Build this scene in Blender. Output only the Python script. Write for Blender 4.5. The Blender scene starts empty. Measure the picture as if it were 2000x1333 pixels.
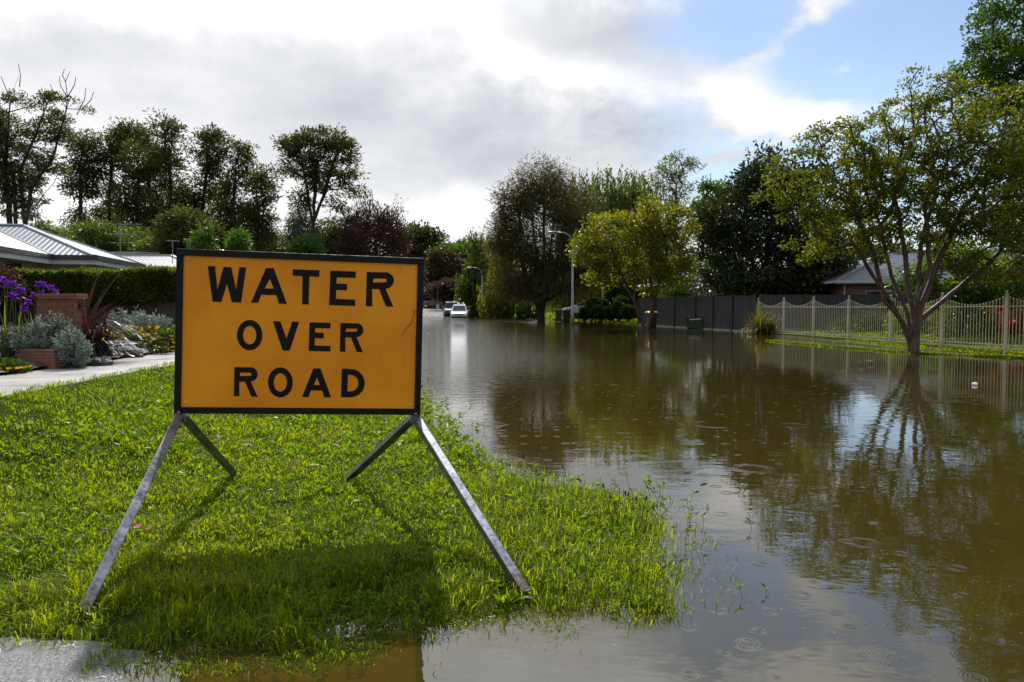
import bpy, math, random
import numpy as np
from mathutils import Vector
rng = np.random.default_rng(11)
random.seed(11)
S = bpy.context.scene
COL = S.collection
R = math.radians

# ------------------------------------------------------------------ camera numbers (used to turn measured photo positions into places)
F, CX, CY, HOR, H = 1532.0, 1000.0, 666.5, 594.0, 1.45
PIT = math.atan((CY - HOR) / F)
FW = np.array([0, math.cos(PIT), -math.sin(PIT)])
UP = np.array([0, math.sin(PIT), math.cos(PIT)])
EYE = np.array([0, 0, H])


def ray(px, py):
    return FW + np.array([1.0, 0, 0]) * (px - CX) / F - UP * (py - CY) / F


def pw(px, py, Y):
    d = ray(px, py)
    return EYE + d * (Y / d[1])


def at(px, py, z):
    d = ray(px, py)
    return EYE + d * ((z - H) / d[2])


# ------------------------------------------------------------------ object helpers
def tag(o, label=None, cat=None, group=None, kind=None):
    if label: o['label'] = label
    if cat: o['category'] = cat
    if group: o['group'] = group
    if kind: o['kind'] = kind
    return o


def empty(name, loc, rz=0.0):
    o = bpy.data.objects.new(name, None)
    o.empty_display_size = 0.2
    COL.objects.link(o)
    o.location = loc
    o.rotation_euler = (0, 0, rz)
    return o


def origin(o):
    p = np.zeros(3)
    while o is not None:
        p = p + np.array(o.location)
        o = o.parent
    return p


def np_mesh(name, V, faces, mat, parent=None, attr=None, smooth=False, local=False):
    """V (n,3); faces: list of int arrays (m,k)"""
    V = np.asarray(V, dtype=np.float64)
    if parent is not None and not local:
        V = V - origin(parent)
    me = bpy.data.meshes.new(name)
    me.vertices.add(len(V))
    me.vertices.foreach_set('co', V.astype(np.float32).ravel())
    loops = np.concatenate([f.ravel() for f in faces]).astype(np.int32)
    tot = np.concatenate([np.full(len(f), f.shape[1]) for f in faces]).astype(np.int32)
    start = np.concatenate([[0], np.cumsum(tot)[:-1]]).astype(np.int32)
    me.loops.add(len(loops))
    me.loops.foreach_set('vertex_index', loops)
    me.polygons.add(len(tot))
    me.polygons.foreach_set('loop_start', start)
    me.polygons.foreach_set('loop_total', tot)
    if smooth:
        me.polygons.foreach_set('use_smooth', np.ones(len(tot), dtype=bool))
    me.update(calc_edges=True)
    me.validate()
    if attr is not None:
        a = me.attributes.new('rnd', 'FLOAT', 'POINT')
        a.data.foreach_set('value', np.asarray(attr, dtype=np.float32))
    me.materials.append(mat)
    o = bpy.data.objects.new(name, me)
    COL.objects.link(o)
    if parent is not None:
        o.parent = parent
    return o


class MB:
    def __init__(s):
        s.v = []; s.f = []

    def add(s, V, Fc):
        n = len(s.v)
        s.v += [tuple(float(c) for c in p) for p in V]
        s.f += [tuple(i + n for i in f) for f in Fc]
        return s

    def obox(s, c, ux, uy, uz):
        c, ux, uy, uz = map(np.asarray, (c, ux, uy, uz))
        V = [c + a * ux + b * uy + d * uz for d in (-1, 1) for b in (-1, 1) for a in (-1, 1)]
        return s.add(V, [(0, 2, 3, 1), (4, 5, 7, 6), (0, 1, 5, 4), (2, 6, 7, 3), (0, 4, 6, 2), (1, 3, 7, 5)])

    def box(s, x0, x1, y0, y1, z0, z1):
        return s.obox(((x0 + x1) / 2, (y0 + y1) / 2, (z0 + z1) / 2), ((x1 - x0) / 2, 0, 0), (0, (y1 - y0) / 2, 0), (0, 0, (z1 - z0) / 2))

    def bar(s, p, q, w, h=None, up=(0, 0, 1)):
        p, q = np.asarray(p, float), np.asarray(q, float)
        h = w if h is None else h
        d = q - p; L = np.linalg.norm(d); d = d / L
        a = np.cross(d, np.asarray(up, float))
        if np.linalg.norm(a) < 1e-4: a = np.cross(d, (1, 0, 0))
        a /= np.linalg.norm(a); b = np.cross(a, d)
        return s.obox((p + q) / 2, a * w / 2, d * L / 2, b * h / 2)

    def tube(s, pts, rad, n=8, cap=True):
        pts = [np.asarray(p, float) for p in pts]
        if np.isscalar(rad): rad = [rad] * len(pts)
        V = []; Fc = []
        for i, p in enumerate(pts):
            d = pts[min(i + 1, len(pts) - 1)] - pts[max(i - 1, 0)]
            d = d / (np.linalg.norm(d) + 1e-9)
            ref = np.array([0, 0, 1.0]) if abs(d[2]) < .9 else np.array([1.0, 0, 0])
            a = np.cross(d, ref); a /= np.linalg.norm(a); b = np.cross(d, a)
            for k in range(n):
                t = 2 * math.pi * k / n
                V.append(p + rad[i] * (a * math.cos(t) + b * math.sin(t)))
        for i in range(len(pts) - 1):
            for k in range(n):
                k2 = (k + 1) % n
                Fc.append((i * n + k, i * n + k2, (i + 1) * n + k2, (i + 1) * n + k))
        if cap:
            Fc.append(tuple(range(n))[::-1]); m = (len(pts) - 1) * n
            Fc.append(tuple(range(m, m + n)))
        return s.add(V, Fc)

    def prism(s, poly, off):
        poly = [np.asarray(p, float) for p in poly]; off = np.asarray(off, float); n = len(poly)
        V = poly + [p + off for p in poly]
        Fc = [tuple(range(n))[::-1], tuple(range(n, 2 * n))] + [(i, (i + 1) % n, n + (i + 1) % n, n + i) for i in range(n)]
        return s.add(V, Fc)

    def loft(s, rings, caps=True):
        n = len(rings[0]); V = [p for r in rings for p in r]; Fc = []
        for i in range(len(rings) - 1):
            for k in range(n):
                k2 = (k + 1) % n
                Fc.append((i * n + k, i * n + k2, (i + 1) * n + k2, (i + 1) * n + k))
        if caps:
            Fc.append(tuple(range(n))[::-1]); m = (len(rings) - 1) * n
            Fc.append(tuple(range(m, m + n)))
        return s.add(V, Fc)

    def lathe(s, prof, c, axis=(0, 0, 1), n=14):
        c = np.asarray(c, float); ax = np.asarray(axis, float)
        ref = np.array([1.0, 0, 0]) if abs(ax[0]) < .8 else np.array([0, 0, 1.0])
        a = np.cross(ax, ref); a /= np.linalg.norm(a); b = np.cross(ax, a)
        rings = [[c + ax * z + r * (a * math.cos(2 * math.pi * k / n) + b * math.sin(2 * math.pi * k / n)) for k in range(n)] for r, z in prof]
        return s.loft(rings)

    def quad(s, *p):
        return s.add(p, [tuple(range(len(p)))])

    def build(s, name, mat, parent=None, local=False, smooth=False, bevel=0):
        V = np.array(s.v)
        if parent is not None and not local: V = V - origin(parent)
        me = bpy.data.meshes.new(name)
        me.from_pydata(V.tolist(), [], s.f)
        if smooth:
            for p in me.polygons: p.use_smooth = True
        me.update()
        me.materials.append(mat)
        o = bpy.data.objects.new(name, me)
        COL.objects.link(o)
        if parent is not None: o.parent = parent
        if bevel:
            m = o.modifiers.new('bevel', 'BEVEL'); m.width = bevel; m.segments = 2; m.limit_method = 'ANGLE'
        return o


# ------------------------------------------------------------------ materials
class NT:
    """tiny node-graph helper"""
    def __init__(s, tree):
        s.t = tree; s.n = tree.nodes; s.l = tree.links

    def new(s, typ, **kw):
        n = s.n.new(typ)
        for k, v in kw.items():
            if hasattr(n, k): setattr(n, k, v)
        return n

    def put(s, sock, val):
        if isinstance(val, bpy.types.NodeSocket): s.l.new(val, sock)
        elif val is not None: sock.default_value = val

    def m(s, op, a, b=None, c=None, clamp=False):
        n = s.new('ShaderNodeMath', operation=op, use_clamp=clamp)
        s.put(n.inputs[0], a)
        if b is not None: s.put(n.inputs[1], b)
        if c is not None: s.put(n.inputs[2], c)
        return n.outputs[0]

    def ss(s, x, e0, e1, t0=0.0, t1=1.0):
        n = s.new('ShaderNodeMapRange', interpolation_type='SMOOTHSTEP')
        s.put(n.inputs['Value'], x); s.put(n.inputs['From Min'], e0); s.put(n.inputs['From Max'], e1)
        n.inputs['To Min'].default_value = t0; n.inputs['To Max'].default_value = t1
        return n.outputs[0]

    def noise(s, vec, scale, detail=3, rough=.5, dim='3D', dist=0.0):
        n = s.new('ShaderNodeTexNoise', noise_dimensions=dim)
        if vec is not None: s.l.new(vec, n.inputs['Vector'])
        n.inputs['Scale'].default_value = scale; n.inputs['Detail'].default_value = detail
        n.inputs['Roughness'].default_value = rough; n.inputs['Distortion'].default_value = dist
        return n.outputs['Fac']

    def mix(s, fac, a, b):
        n = s.new('ShaderNodeMix', data_type='RGBA')
        s.put(n.inputs[0], fac); s.put(n.inputs[6], a); s.put(n.inputs[7], b)
        return n.outputs[2]

    def pos(s):
        return s.new('ShaderNodeNewGeometry').outputs['Position']

    def scale_vec(s, v, sc):
        n = s.new('ShaderNodeVectorMath', operation='MULTIPLY')
        s.l.new(v, n.inputs[0]); n.inputs[1].default_value = sc
        return n.outputs[0]


def c4(c): return (c[0], c[1], c[2], 1.0)


def new_mat(name):
    m = bpy.data.materials.new(name); m.use_nodes = True
    t = NT(m.node_tree)
    return m, t, m.node_tree.nodes['Principled BSDF'], m.node_tree.nodes['Material Output']


def mat(name, col, rough=.6, col2=None, nscale=6.0, metal=0.0, bump=0.0, bscale=None, spec=.5, detail=4, coat=0.0, obj=True, stretch=None):
    m, t, b, out = new_mat(name)
    b.inputs['Roughness'].default_value = rough
    b.inputs['Metallic'].default_value = metal
    b.inputs['Specular IOR Level'].default_value = spec
    b.inputs['Coat Weight'].default_value = coat
    col2 = col2 or tuple(c * .78 for c in col)
    v = t.new('ShaderNodeTexCoord').outputs['Object'] if obj else t.pos()
    if stretch: v = t.scale_vec(v, stretch)
    n = t.noise(v, nscale, detail, .6)
    t.l.new(t.mix(t.ss(n, .35, .65), c4(col), c4(col2)), b.inputs['Base Color'])
    n2 = t.noise(v, nscale * 2.3, 3)
    t.l.new(t.ss(n2, .3, .7, max(.02, rough * .8), min(1, rough * 1.2)), b.inputs['Roughness'])
    if bump:
        bp = t.new('ShaderNodeBump'); bp.inputs['Strength'].default_value = 1.0; bp.inputs['Distance'].default_value = bump
        t.l.new(t.noise(v, bscale or nscale * 4, 4, .6), bp.inputs['Height'])
        t.l.new(bp.outputs[0], b.inputs['Normal'])
    return m


def leaf_mat(name, c1, c2, trans=.45, rough=.35, spec=.5, tint=(1.25, 1.15, .5), tgain=1.6):
    m, t, b, out = new_mat(name)
    a = t.new('ShaderNodeAttribute', attribute_name='rnd').outputs['Fac']
    col = t.mix(a, c4(c1), c4(c2))
    t.l.new(col, b.inputs['Base Color'])
    b.inputs['Roughness'].default_value = rough
    b.inputs['Specular IOR Level'].default_value = spec
    tr = t.new('ShaderNodeBsdfTranslucent')
    mul = t.new('ShaderNodeMix', data_type='RGBA', blend_type='MULTIPLY')
    mul.inputs[0].default_value = 1.0
    t.l.new(col, mul.inputs[6]); mul.inputs[7].default_value = (tint[0] * tgain, tint[1] * tgain, tint[2] * tgain, 1)
    t.l.new(mul.outputs[2], tr.inputs['Color'])
    mx = t.new('ShaderNodeMixShader'); mx.inputs[0].default_value = trans
    t.l.new(b.outputs[0], mx.inputs[1]); t.l.new(tr.outputs[0], mx.inputs[2])
    t.l.new(mx.outputs[0], out.inputs['Surface'])
    return m


M = {}
M['bark_dark'] = mat('dark bark', (.045, .036, .028), .85, (.02, .016, .013), 5, bump=.02, bscale=14)
M['bark_grey'] = mat('grey bark', (.12, .10, .08), .85, (.05, .042, .034), 3, bump=.02, bscale=10)
M['bark_warm'] = mat('smooth warm bark', (.11, .06, .035), .6, (.05, .028, .018), 4, bump=.01, bscale=9)
M['black_metal'] = mat('black painted frame', (.008, .008, .009), .5, (.013, .012, .012), 12, spec=.18, bump=.0008, bscale=60)
M['galv'], t, b, out = new_mat('weathered galvanised steel')
v = t.pos(); n1 = t.noise(v, 9, 5, .6); n2 = t.noise(v, 40, 4, .6)
sepz = t.new('ShaderNodeSeparateXYZ'); t.l.new(v, sepz.inputs[0])
colr = t.mix(t.ss(n1, .35, .65), (.27, .29, .33, 1), (.15, .16, .185, 1))
mudf = t.ss(t.m('ADD', sepz.outputs[2], t.m('MULTIPLY', t.m('SUBTRACT', n2, .5), .16)), .16, .05)
rust = t.ss(n2, .66, .74, 0, .5)
colr = t.mix(t.m('MAXIMUM', mudf, rust), colr, (.075, .05, .03, 1))
t.l.new(colr, b.inputs['Base Color']); t.l.new(t.m('MULTIPLY', t.m('SUBTRACT', 1.0, t.m('MAXIMUM', mudf, rust)), .85), b.inputs['Metallic'])
t.l.new(t.ss(n2, .3, .7, .30, .52), b.inputs['Roughness'])
bp = t.new('ShaderNodeBump'); bp.inputs['Distance'].default_value = .0008; t.l.new(n2, bp.inputs['Height']); t.l.new(bp.outputs[0], b.inputs['Normal'])
M['cream'] = mat('cream powder coat', (.56, .51, .37), .5, (.44, .40, .29), 5)
M['charcoal'], t, b, out = new_mat('charcoal steel sheet')
v = t.pos(); sepz = t.new('ShaderNodeSeparateXYZ'); t.l.new(v, sepz.inputs[0])
n1 = t.noise(v, 1.2, 5, .65); n2 = t.noise(t.scale_vec(v, (6.0, 6.0, .5)), 1.0, 4, .6)
colr = t.mix(t.ss(n1, .35, .65), (.032, .034, .040, 1), (.050, .051, .056, 1))
colr = t.mix(t.ss(n2, .55, .75, 0, .5), colr, (.075, .072, .068, 1))
colr = t.mix(t.ss(t.m('ADD', sepz.outputs[2], t.m('MULTIPLY', t.m('SUBTRACT', n1, .5), .35)), .42, .10, 0, .75), colr, (.070, .055, .038, 1))
t.l.new(colr, b.inputs['Base Color']); b.inputs['Roughness'].default_value = .45
M['concrete'] = mat('pale concrete', (.40, .38, .34), .42, (.30, .285, .25), 1.2, bump=.004, bscale=40)
M['path'] = mat('wet concrete footpath', (.56, .54, .50), .30, (.44, .42, .385), 1.0, bump=.006, bscale=30)
M['white_trim'] = mat('off white trim', (.62, .62, .60), .5)
M['white_roof'] = mat('pale roof steel', (.55, .57, .60), .34, (.48, .50, .53), .7)
M['tile_grey'] = mat('grey roof tile', (.20, .20, .21), .45, (.15, .15, .16), 2, bump=.01)
M['tile_pale'] = mat('pale roof tile', (.46, .46, .46), .35, (.34, .34, .35), 2, bump=.01)
M['render_wall'] = mat('cream rendered wall', (.52, .46, .36), .8)
M['dark_glass'] = mat('window glass', (.02, .025, .03), .06, (.03, .035, .04), 2)
M['timber'] = mat('weathered paling', (.11, .085, .065), .85, (.06, .048, .04), 3, bump=.01, stretch=(1, 1, .15))
M['mulch'] = mat('wet dark mulch', (.028, .020, .014), .6, (.07, .05, .035), 14, bump=.05, bscale=22, obj=False)
M['rock'] = mat('wet basalt rock', (.03, .029, .028), .6, (.055, .052, .05), 5, spec=.25, bump=.03, bscale=8)
M['asphalt'] = mat('wet coarse asphalt', (.06, .06, .062), .14, (.30, .30, .31), 95, bump=.011, bscale=100, obj=False, spec=1.0)
M['road'] = mat('wet road asphalt', (.10, .10, .105), .25, (.13, .13, .135), 1.0, obj=False)
M['tyre'] = mat('tyre rubber', (.015, .015, .015), .8)
M['rim'] = mat('alloy rim', (.45, .46, .48), .3, metal=.8)
M['white_paint'] = mat('white car paint', (.80, .81, .82), .22, (.76, .77, .78), 1, coat=.6)
M['maroon_paint'] = mat('maroon car paint', (.09, .012, .018), .22, (.07, .01, .014), 1, coat=.6)
M['dark_paint'] = mat('dark car paint', (.03, .034, .042), .22, (.024, .028, .034), 1, coat=.6)
M['silver_paint'] = mat('silver car paint', (.42, .44, .46), .25, (.38, .40, .42), 1, coat=.6, metal=.4)
M['lamp_clear'] = mat('headlamp lens', (.7, .72, .75), .1)
M['lamp_red'] = mat('tail lamp lens', (.45, .02, .02), .15)
M['plastic_black'] = mat('black plastic', (.018, .018, .018), .5)
M['bin_green'] = mat('dark green bin plastic', (.012, .030, .020), .42, (.018, .036, .026), 3)
M['bin_black'] = mat('black bin plastic', (.014, .016, .016), .42, (.022, .024, .024), 3)
M['lid_yellow'] = mat('yellow bin lid', (.62, .36, .015), .42, (.56, .31, .012), 3)
M['lid_red'] = mat('red bin lid', (.48, .055, .03), .42, (.42, .045, .025), 3)
M['lamp_grey'] = mat('grey lamp steel', (.26, .28, .30), .42, (.20, .215, .235), 3, metal=.4)
M['litter'] = mat('white foam', (.75, .76, .78), .6)


def brick_mat(name, c1, c2, mortar, scale=1.0):
    m, t, b, out = new_mat(name)
    v = t.new('ShaderNodeTexCoord').outputs['Object']
    sep = t.new('ShaderNodeSeparateXYZ'); t.l.new(v, sep.inputs[0])
    u = t.m('ADD', sep.outputs[0], sep.outputs[1])
    cmb = t.new('ShaderNodeCombineXYZ'); t.l.new(u, cmb.inputs[0]); t.l.new(sep.outputs[2], cmb.inputs[1])
    br = t.new('ShaderNodeTexBrick')
    t.l.new(cmb.outputs[0], br.inputs['Vector'])
    br.inputs['Color1'].default_value = c4(c1); br.inputs['Color2'].default_value = c4(c2); br.inputs['Mortar'].default_value = c4(mortar)
    br.inputs['Scale'].default_value = scale
    br.inputs['Brick Width'].default_value = .24; br.inputs['Row Height'].default_value = .086; br.inputs['Mortar Size'].default_value = .008
    n = t.noise(v, 9, 4)
    mul = t.new('ShaderNodeMix', data_type='RGBA', blend_type='MULTIPLY'); mul.inputs[0].default_value = .5
    t.l.new(br.outputs['Color'], mul.inputs[6])
    cr = t.new('ShaderNodeCombineColor'); [t.l.new(n, cr.inputs[i]) for i in range(3)]
    t.l.new(cr.outputs[0], mul.inputs[7]); t.l.new(mul.outputs[2], b.inputs['Base Color'])
    b.inputs['Roughness'].default_value = .7
    bp = t.new('ShaderNodeBump'); bp.inputs['Distance'].default_value = .012; bp.invert = True
    t.l.new(br.outputs['Fac'], bp.inputs['Height']); t.l.new(bp.outputs[0], b.inputs['Normal'])
    return m


M['brick'] = brick_mat('red brown brick', (.34, .12, .055), (.22, .075, .04), (.13, .105, .09))
M['brick_orange'] = brick_mat('orange brick', (.55, .22, .10), (.42, .15, .07), (.30, .25, .2))
M['brick_dark'] = brick_mat('dusky pink brick', (.40, .18, .13), (.32, .13, .10), (.25, .2, .17))

L = {}
L['grass'] = leaf_mat('grass blades', (.055, .120, .004), (.265, .290, .006), .60, .40, .25, (1.15, 1.1, .25), 1.95)
L['weed'] = leaf_mat('weed leaves', (.06, .14, .005), (.18, .25, .008), .58, .42, .3, (1.15, 1.15, .35), 1.6)
L['stalk'] = leaf_mat('plantain stalks', (.03, .028, .012), (.07, .075, .02), .2, .6)
L['olive'] = leaf_mat('olive leaves', (.038, .062, .006), (.140, .152, .011), .55, .45, .25, (1.15, 1.1, .35), 2.1)
L['yellow'] = leaf_mat('yellow green leaves', (.066, .092, .008), (.205, .205, .014), .55, .45, .5, (1.2, 1.1, .35), 1.8)
L['magnolia'] = leaf_mat('glossy dark leaves', (.015, .031, .006), (.056, .066, .014), .24, .36, .4)
L['bright'] = leaf_mat('bright green leaves', (.03, .075, .010), (.09, .15, .018), .5, .35, .5, (1.1, 1.2, .35), 1.8)
L['tall'] = leaf_mat('fresh green leaves', (.026, .066, .012), (.085, .150, .020), .5, .42, .3)
L['casuarina'] = leaf_mat('brown needles', (.050, .050, .021), (.108, .104, .036), .42, .6, .2, (1.2, 1.0, .5), 1.4)
L['willow'] = leaf_mat('willow leaves', (.040, .068, .010), (.125, .155, .026), .5, .4, .4, (1.15, 1.15, .4), 1.7)
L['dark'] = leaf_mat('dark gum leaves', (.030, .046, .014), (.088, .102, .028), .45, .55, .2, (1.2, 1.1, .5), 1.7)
L['gum'] = leaf_mat('gum leaves', (.04, .05, .016), (.12, .115, .035), .42, .45, .5, (1.2, 1.1, .5), 1.5)
L['purple'] = leaf_mat('dusky brown leaves', (.035, .022, .016), (.085, .055, .036), .35, .5, .3, (1.3, .9, .6), 1.4)
L['brownround'] = leaf_mat('brown round crown', (.04, .028, .018), (.08, .06, .03), .3, .5, .3)
L['greygreen'] = leaf_mat('grey green needles', (.06, .075, .055), (.10, .12, .09), .3, .5, .3)
L['far'] = leaf_mat('distant leaves', (.03, .045, .016), (.075, .09, .03), .35, .5, .3)
L['blossom'] = leaf_mat('pink blossom', (.35, .12, .14), (.55, .25, .26), .4, .6, .2, (1.2, .9, .9), 1.0)
L['hedge'] = leaf_mat('hedge leaves', (.028, .050, .006), (.135, .165, .016), .48, .38, .4, (1.15, 1.1, .35), 1.7)
L['box'] = leaf_mat('clipped shrub leaves', (.018, .04, .008), (.06, .10, .014), .4, .35)
L['silver'] = leaf_mat('silver leaves', (.16, .20, .17), (.32, .37, .32), .3, .6, .3, (1.0, 1.05, .9), 1.0)
L['flax'] = leaf_mat('purple flax blades', (.030, .016, .016), (.075, .045, .042), .25, .4, .3, (1.3, .8, .7), 1.3)
L['irisleaf'] = leaf_mat('iris leaves', (.08, .13, .03), (.16, .22, .05), .45, .4)
L['irisflower'] = leaf_mat('purple petals', (.09, .02, .26), (.22, .06, .42), .45, .5, .3, (1.1, .8, 1.2), 1.3)
L['yellowflower'] = leaf_mat('yellow petals', (.62, .40, .01), (.75, .55, .02), .4, .5, .3, (1.1, 1.0, .4), 1.0)
L['red'] = leaf_mat('red leaves', (.20, .03, .015), (.38, .08, .03), .45, .4, .4, (1.3, .8, .5), 1.4)
L['strap'] = leaf_mat('olive strap leaves', (.06, .065, .012), (.17, .15, .03), .45, .4, .4, (1.2, 1.1, .4), 1.5)
L['deadleaf'] = leaf_mat('dead leaf', (.06, .028, .014), (.12, .06, .026), .2, .6, .2)
L['petal'] = leaf_mat('pink petal', (.62, .05, .10), (.70, .14, .22), .35, .4, .4, (1.2, .8, .9), 1.0)
L['debris'] = leaf_mat('floating plant bits', (.22, .19, .06), (.34, .30, .12), .3, .5)

# ------------------------------------------------------------------ terrain
XE_Y = [2.0, 3.0, 3.94, 5.0, 5.7, 6.3, 7.21, 9.37, 12.58, 16.93, 30, 60, 92, 140, 400]
XE_X = [.40, .46, .56, .70, .74, .22, -.36, -.98, -1.55, -2.2, -3.7, -7.2, -11.5, -18, -60]
YF_X = [-60, -3, -2, -1.0, 0, .5, .9, 3]
YF_Y = [3.36, 3.36, 3.37, 3.45, 3.71, 3.78, 3.92, 4.2]
RIGHT = np.array([(60, 6), (20, 18.2), (14.4, 21.6), (13.2, 27), (12.9, 32), (12.4, 41), (8.7, 55), (7.2, 63), (2.6, 77), (-4.3, 97), (-9, 120), (-13, 150), (-50, 400)], float)
RIDGE = np.array([(10.2, 30.6), (10.9, 26.5), (11.9, 22.9), (13.6, 20.9), (17, 18.6), (30, 12)], float)
FENCE_A, FENCE_B = np.array([14.42, 22.9]), np.array([12.5, 40.0])


def poly_dist(P, poly):
    """distance and side (positive on the right hand walking along the polyline) of points P (n,2)"""
    best = np.full(len(P), 1e9); side = np.zeros(len(P))
    for a, b in zip(poly[:-1], poly[1:]):
        d = b - a; L2 = d @ d
        t = np.clip(((P - a) @ d) / L2, 0, 1)
        q = P - (a + t[:, None] * d)
        r = np.hypot(q[:, 0], q[:, 1])
        s = np.sign(d[1] * q[:, 0] - d[0] * q[:, 1])
        k = r < best
        best[k] = r[k]; side[k] = s[k]
    return best, side


def vnoise(x, y, seed=0):
    def h(i, j):
        n = np.sin(i * 127.1 + j * 311.7 + seed * 74.7) * 43758.5453
        return n - np.floor(n)
    i, j = np.floor(x), np.floor(y); fx, fy = x - i, y - j
    fx = fx * fx * (3 - 2 * fx); fy = fy * fy * (3 - 2 * fy)
    return (h(i, j) * (1 - fx) + h(i + 1, j) * fx) * (1 - fy) + (h(i, j + 1) * (1 - fx) + h(i + 1, j + 1) * fx) * fy


def verge_d(X, Y):
    n = (vnoise(X * 1.7, Y * 1.7, 41) - .5) * .5 * np.clip((X + 1.2) / 1.2, 0, 1) + (vnoise(X * 3, Y * 3, 1) - .5) * .26 + (vnoise(X * 9, Y * 9, 2) - .5) * .10
    return np.minimum(np.interp(Y, XE_Y, XE_X) - X, (Y - np.interp(X, YF_X, YF_Y))) + n * np.clip(.4 + Y * .08, 0, 1.5)


def g(X, Y):
    X = np.atleast_1d(np.asarray(X, float)); Y = np.atleast_1d(np.asarray(Y, float))
    d = verge_d(X, Y)
    dp = np.maximum(d, 0)
    z = np.where(d > 0, .045 * np.clip(dp * 1.3, 0, 1) + .013 * dp, np.maximum(.11 * d, -.28))
    pl = .44 - .105 * np.maximum(0, X + 5.5 - np.interp(Y, [5, 17, 60], [0, 0, -3.6]))
    z = np.where((Y > 5) & (Y < 70) & (d > 0), np.maximum(z, pl * np.clip((Y - 5) / 2, 0, 1)), z)
    z = z + (vnoise(X * 5, Y * 5, 3) - .5) * .02
    z = z + .030 * np.exp(-(((X + .72) / .34) ** 2 + ((Y - 3.19) / .13) ** 2))
    z = z + .02 * np.exp(-(((X + 1.55) / .16) ** 2 + ((Y - 3.28) / .10) ** 2))
    drive = np.where(Y < 3.6, .045 * (-1.66 - X), -9)
    z = np.where(Y < 3.45, np.maximum(z, np.minimum(drive, .2)), z)
    z = z + np.clip((-7.2 - X) * .03, 0, .25) * (Y > 4) * (Y < 60)
    P = np.stack([X, Y], -1)
    rd, rs = poly_dist(P, RIGHT)
    zr = np.where(rs > 0, np.minimum(.06 * rd, .30), -.04 * rd)
    z = np.maximum(z, np.maximum(zr, -.28))
    dd, ds = poly_dist(P, RIDGE)
    z = np.maximum(z, .05 - .10 * (dd / .42) ** 2 + .012 * (vnoise(X * 2, Y * 2, 5) - .5))
    far = np.clip((Y - 91) * .022, -.3, 9)
    z = np.where(Y > 85, np.maximum(z, far), z)
    z = z + np.clip(Y - 125, 0, 400) * .035 + np.clip(np.abs(X) - 45, 0, 300) * .02
    return z


def gz(x, y): return float(g(x, y)[0])


xs = np.unique(np.concatenate([np.linspace(-300, -60, 14), np.linspace(-60, -8, 40), np.linspace(-8, -3, 50), np.linspace(-3, 2, 84), np.linspace(2, 9, 25), np.linspace(9, 18, 60), np.linspace(18, 60, 30), np.linspace(60, 300, 14)]))
ys = np.unique(np.concatenate([np.linspace(-40, 2.4, 14), np.linspace(2.4, 8, 94), np.linspace(8, 18, 60), np.linspace(18, 34, 64), np.linspace(34, 110, 90), np.linspace(110, 420, 30)]))
GX, GY = np.meshgrid(xs, ys)
GZ = g(GX.ravel(), GY.ravel())
nx, ny = len(xs), len(ys)
I = (np.arange(ny - 1)[:, None] * nx + np.arange(nx - 1)[None, :]).ravel()
gm, t, b, out = new_mat('verge soil and turf')
v = t.pos()
n1 = t.noise(v, 1.6, 5, .6); n2 = t.noise(v, 22, 4, .6)
colr = t.mix(t.ss(n1, .35, .65), (.030, .062, .006, 1), (.050, .072, .008, 1))
colr = t.mix(t.ss(n2, .42, .7), colr, (.028, .022, .012, 1))
t.l.new(colr, b.inputs['Base Color']); b.inputs['Roughness'].default_value = .75; b.inputs['Specular IOR Level'].default_value = .0
bp = t.new('ShaderNodeBump'); bp.inputs['Distance'].default_value = .03; t.l.new(n2, bp.inputs['Height']); t.l.new(bp.outputs[0], b.inputs['Normal'])
o = np_mesh('ground', np.stack([GX.ravel(), GY.ravel(), GZ], -1), [np.stack([I, I + 1, I + nx + 1, I + nx], -1)], gm, smooth=True)
tag(o, kind='structure')


def sheet(name, xa, ya, zoff, m, zfn=None, kind='structure'):
    X, Y = np.meshgrid(xa, ya)
    Z = (zfn or g)(X.ravel(), Y.ravel()) + zoff
    n, k = len(xa), len(ya)
    I = (np.arange(k - 1)[:, None] * n + np.arange(n - 1)[None, :]).ravel()
    o = np_mesh(name, np.stack([X.ravel(), Y.ravel(), Z], -1), [np.stack([I, I + 1, I + n + 1, I + n], -1)], m, smooth=True)
    return tag(o, kind=kind)


# wet driveway corner at the camera's feet
sheet('driveway', np.linspace(-7, -1.3, 90), np.linspace(1.5, 3.36, 44), .006, M['asphalt'], lambda X, Y: np.where(True, .045 * (-1.66 - X), 0) + (vnoise(X * 14, Y * 14, 9) - .5) * .008 + np.where(Y > 3.28, -.30 * (Y - 3.28), 0))


# footpath: slabs with a slightly raised edge
def path_z(X, Y): return np.full_like(X, 0) + np.interp(Y, [4, 8, 12, 17, 40, 80], [.40, .44, .445, .45, .46, .5]) + (vnoise(X * 2, Y * 2, 4) - .5) * .012


mb = MB()
ypos = np.arange(5.0, 60.0, 1.5)
for i, y0 in enumerate(ypos):
    xa, xb = -7.05, -5.52
    off = np.interp(y0, [5, 17, 60], [0, 0, -3.6])
    off2 = np.interp(y0 + 1.5, [5, 17, 60], [0, 0, -3.6])
    z0 = float(path_z(np.array([0.]), np.array([y0]))[0]) + random.uniform(-.004, .004)
    z1 = z0 + .003
    mb.prism([(xa + off, y0, z0 - .2), (xb + off, y0, z0 - .2), (xb + off2, y0 + 1.488, z1 - .2), (xa + off2, y0 + 1.488, z1 - .2)], (0, 0, .2 + .012))
tag(mb.build('footpath', M['path']), kind='structure')
# mulch bed by the footpath
sheet('garden_bed', np.linspace(-24, -7.06, 110), np.linspace(5, 24.5, 130), .03, M['mulch'], lambda X, Y: g(X, Y) + np.clip((-7.06 - X) * .4, 0, .06) + .05 * vnoise(X * 3, Y * 3, 8) + .03 * vnoise(X * 11, Y * 11, 12))

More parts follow.
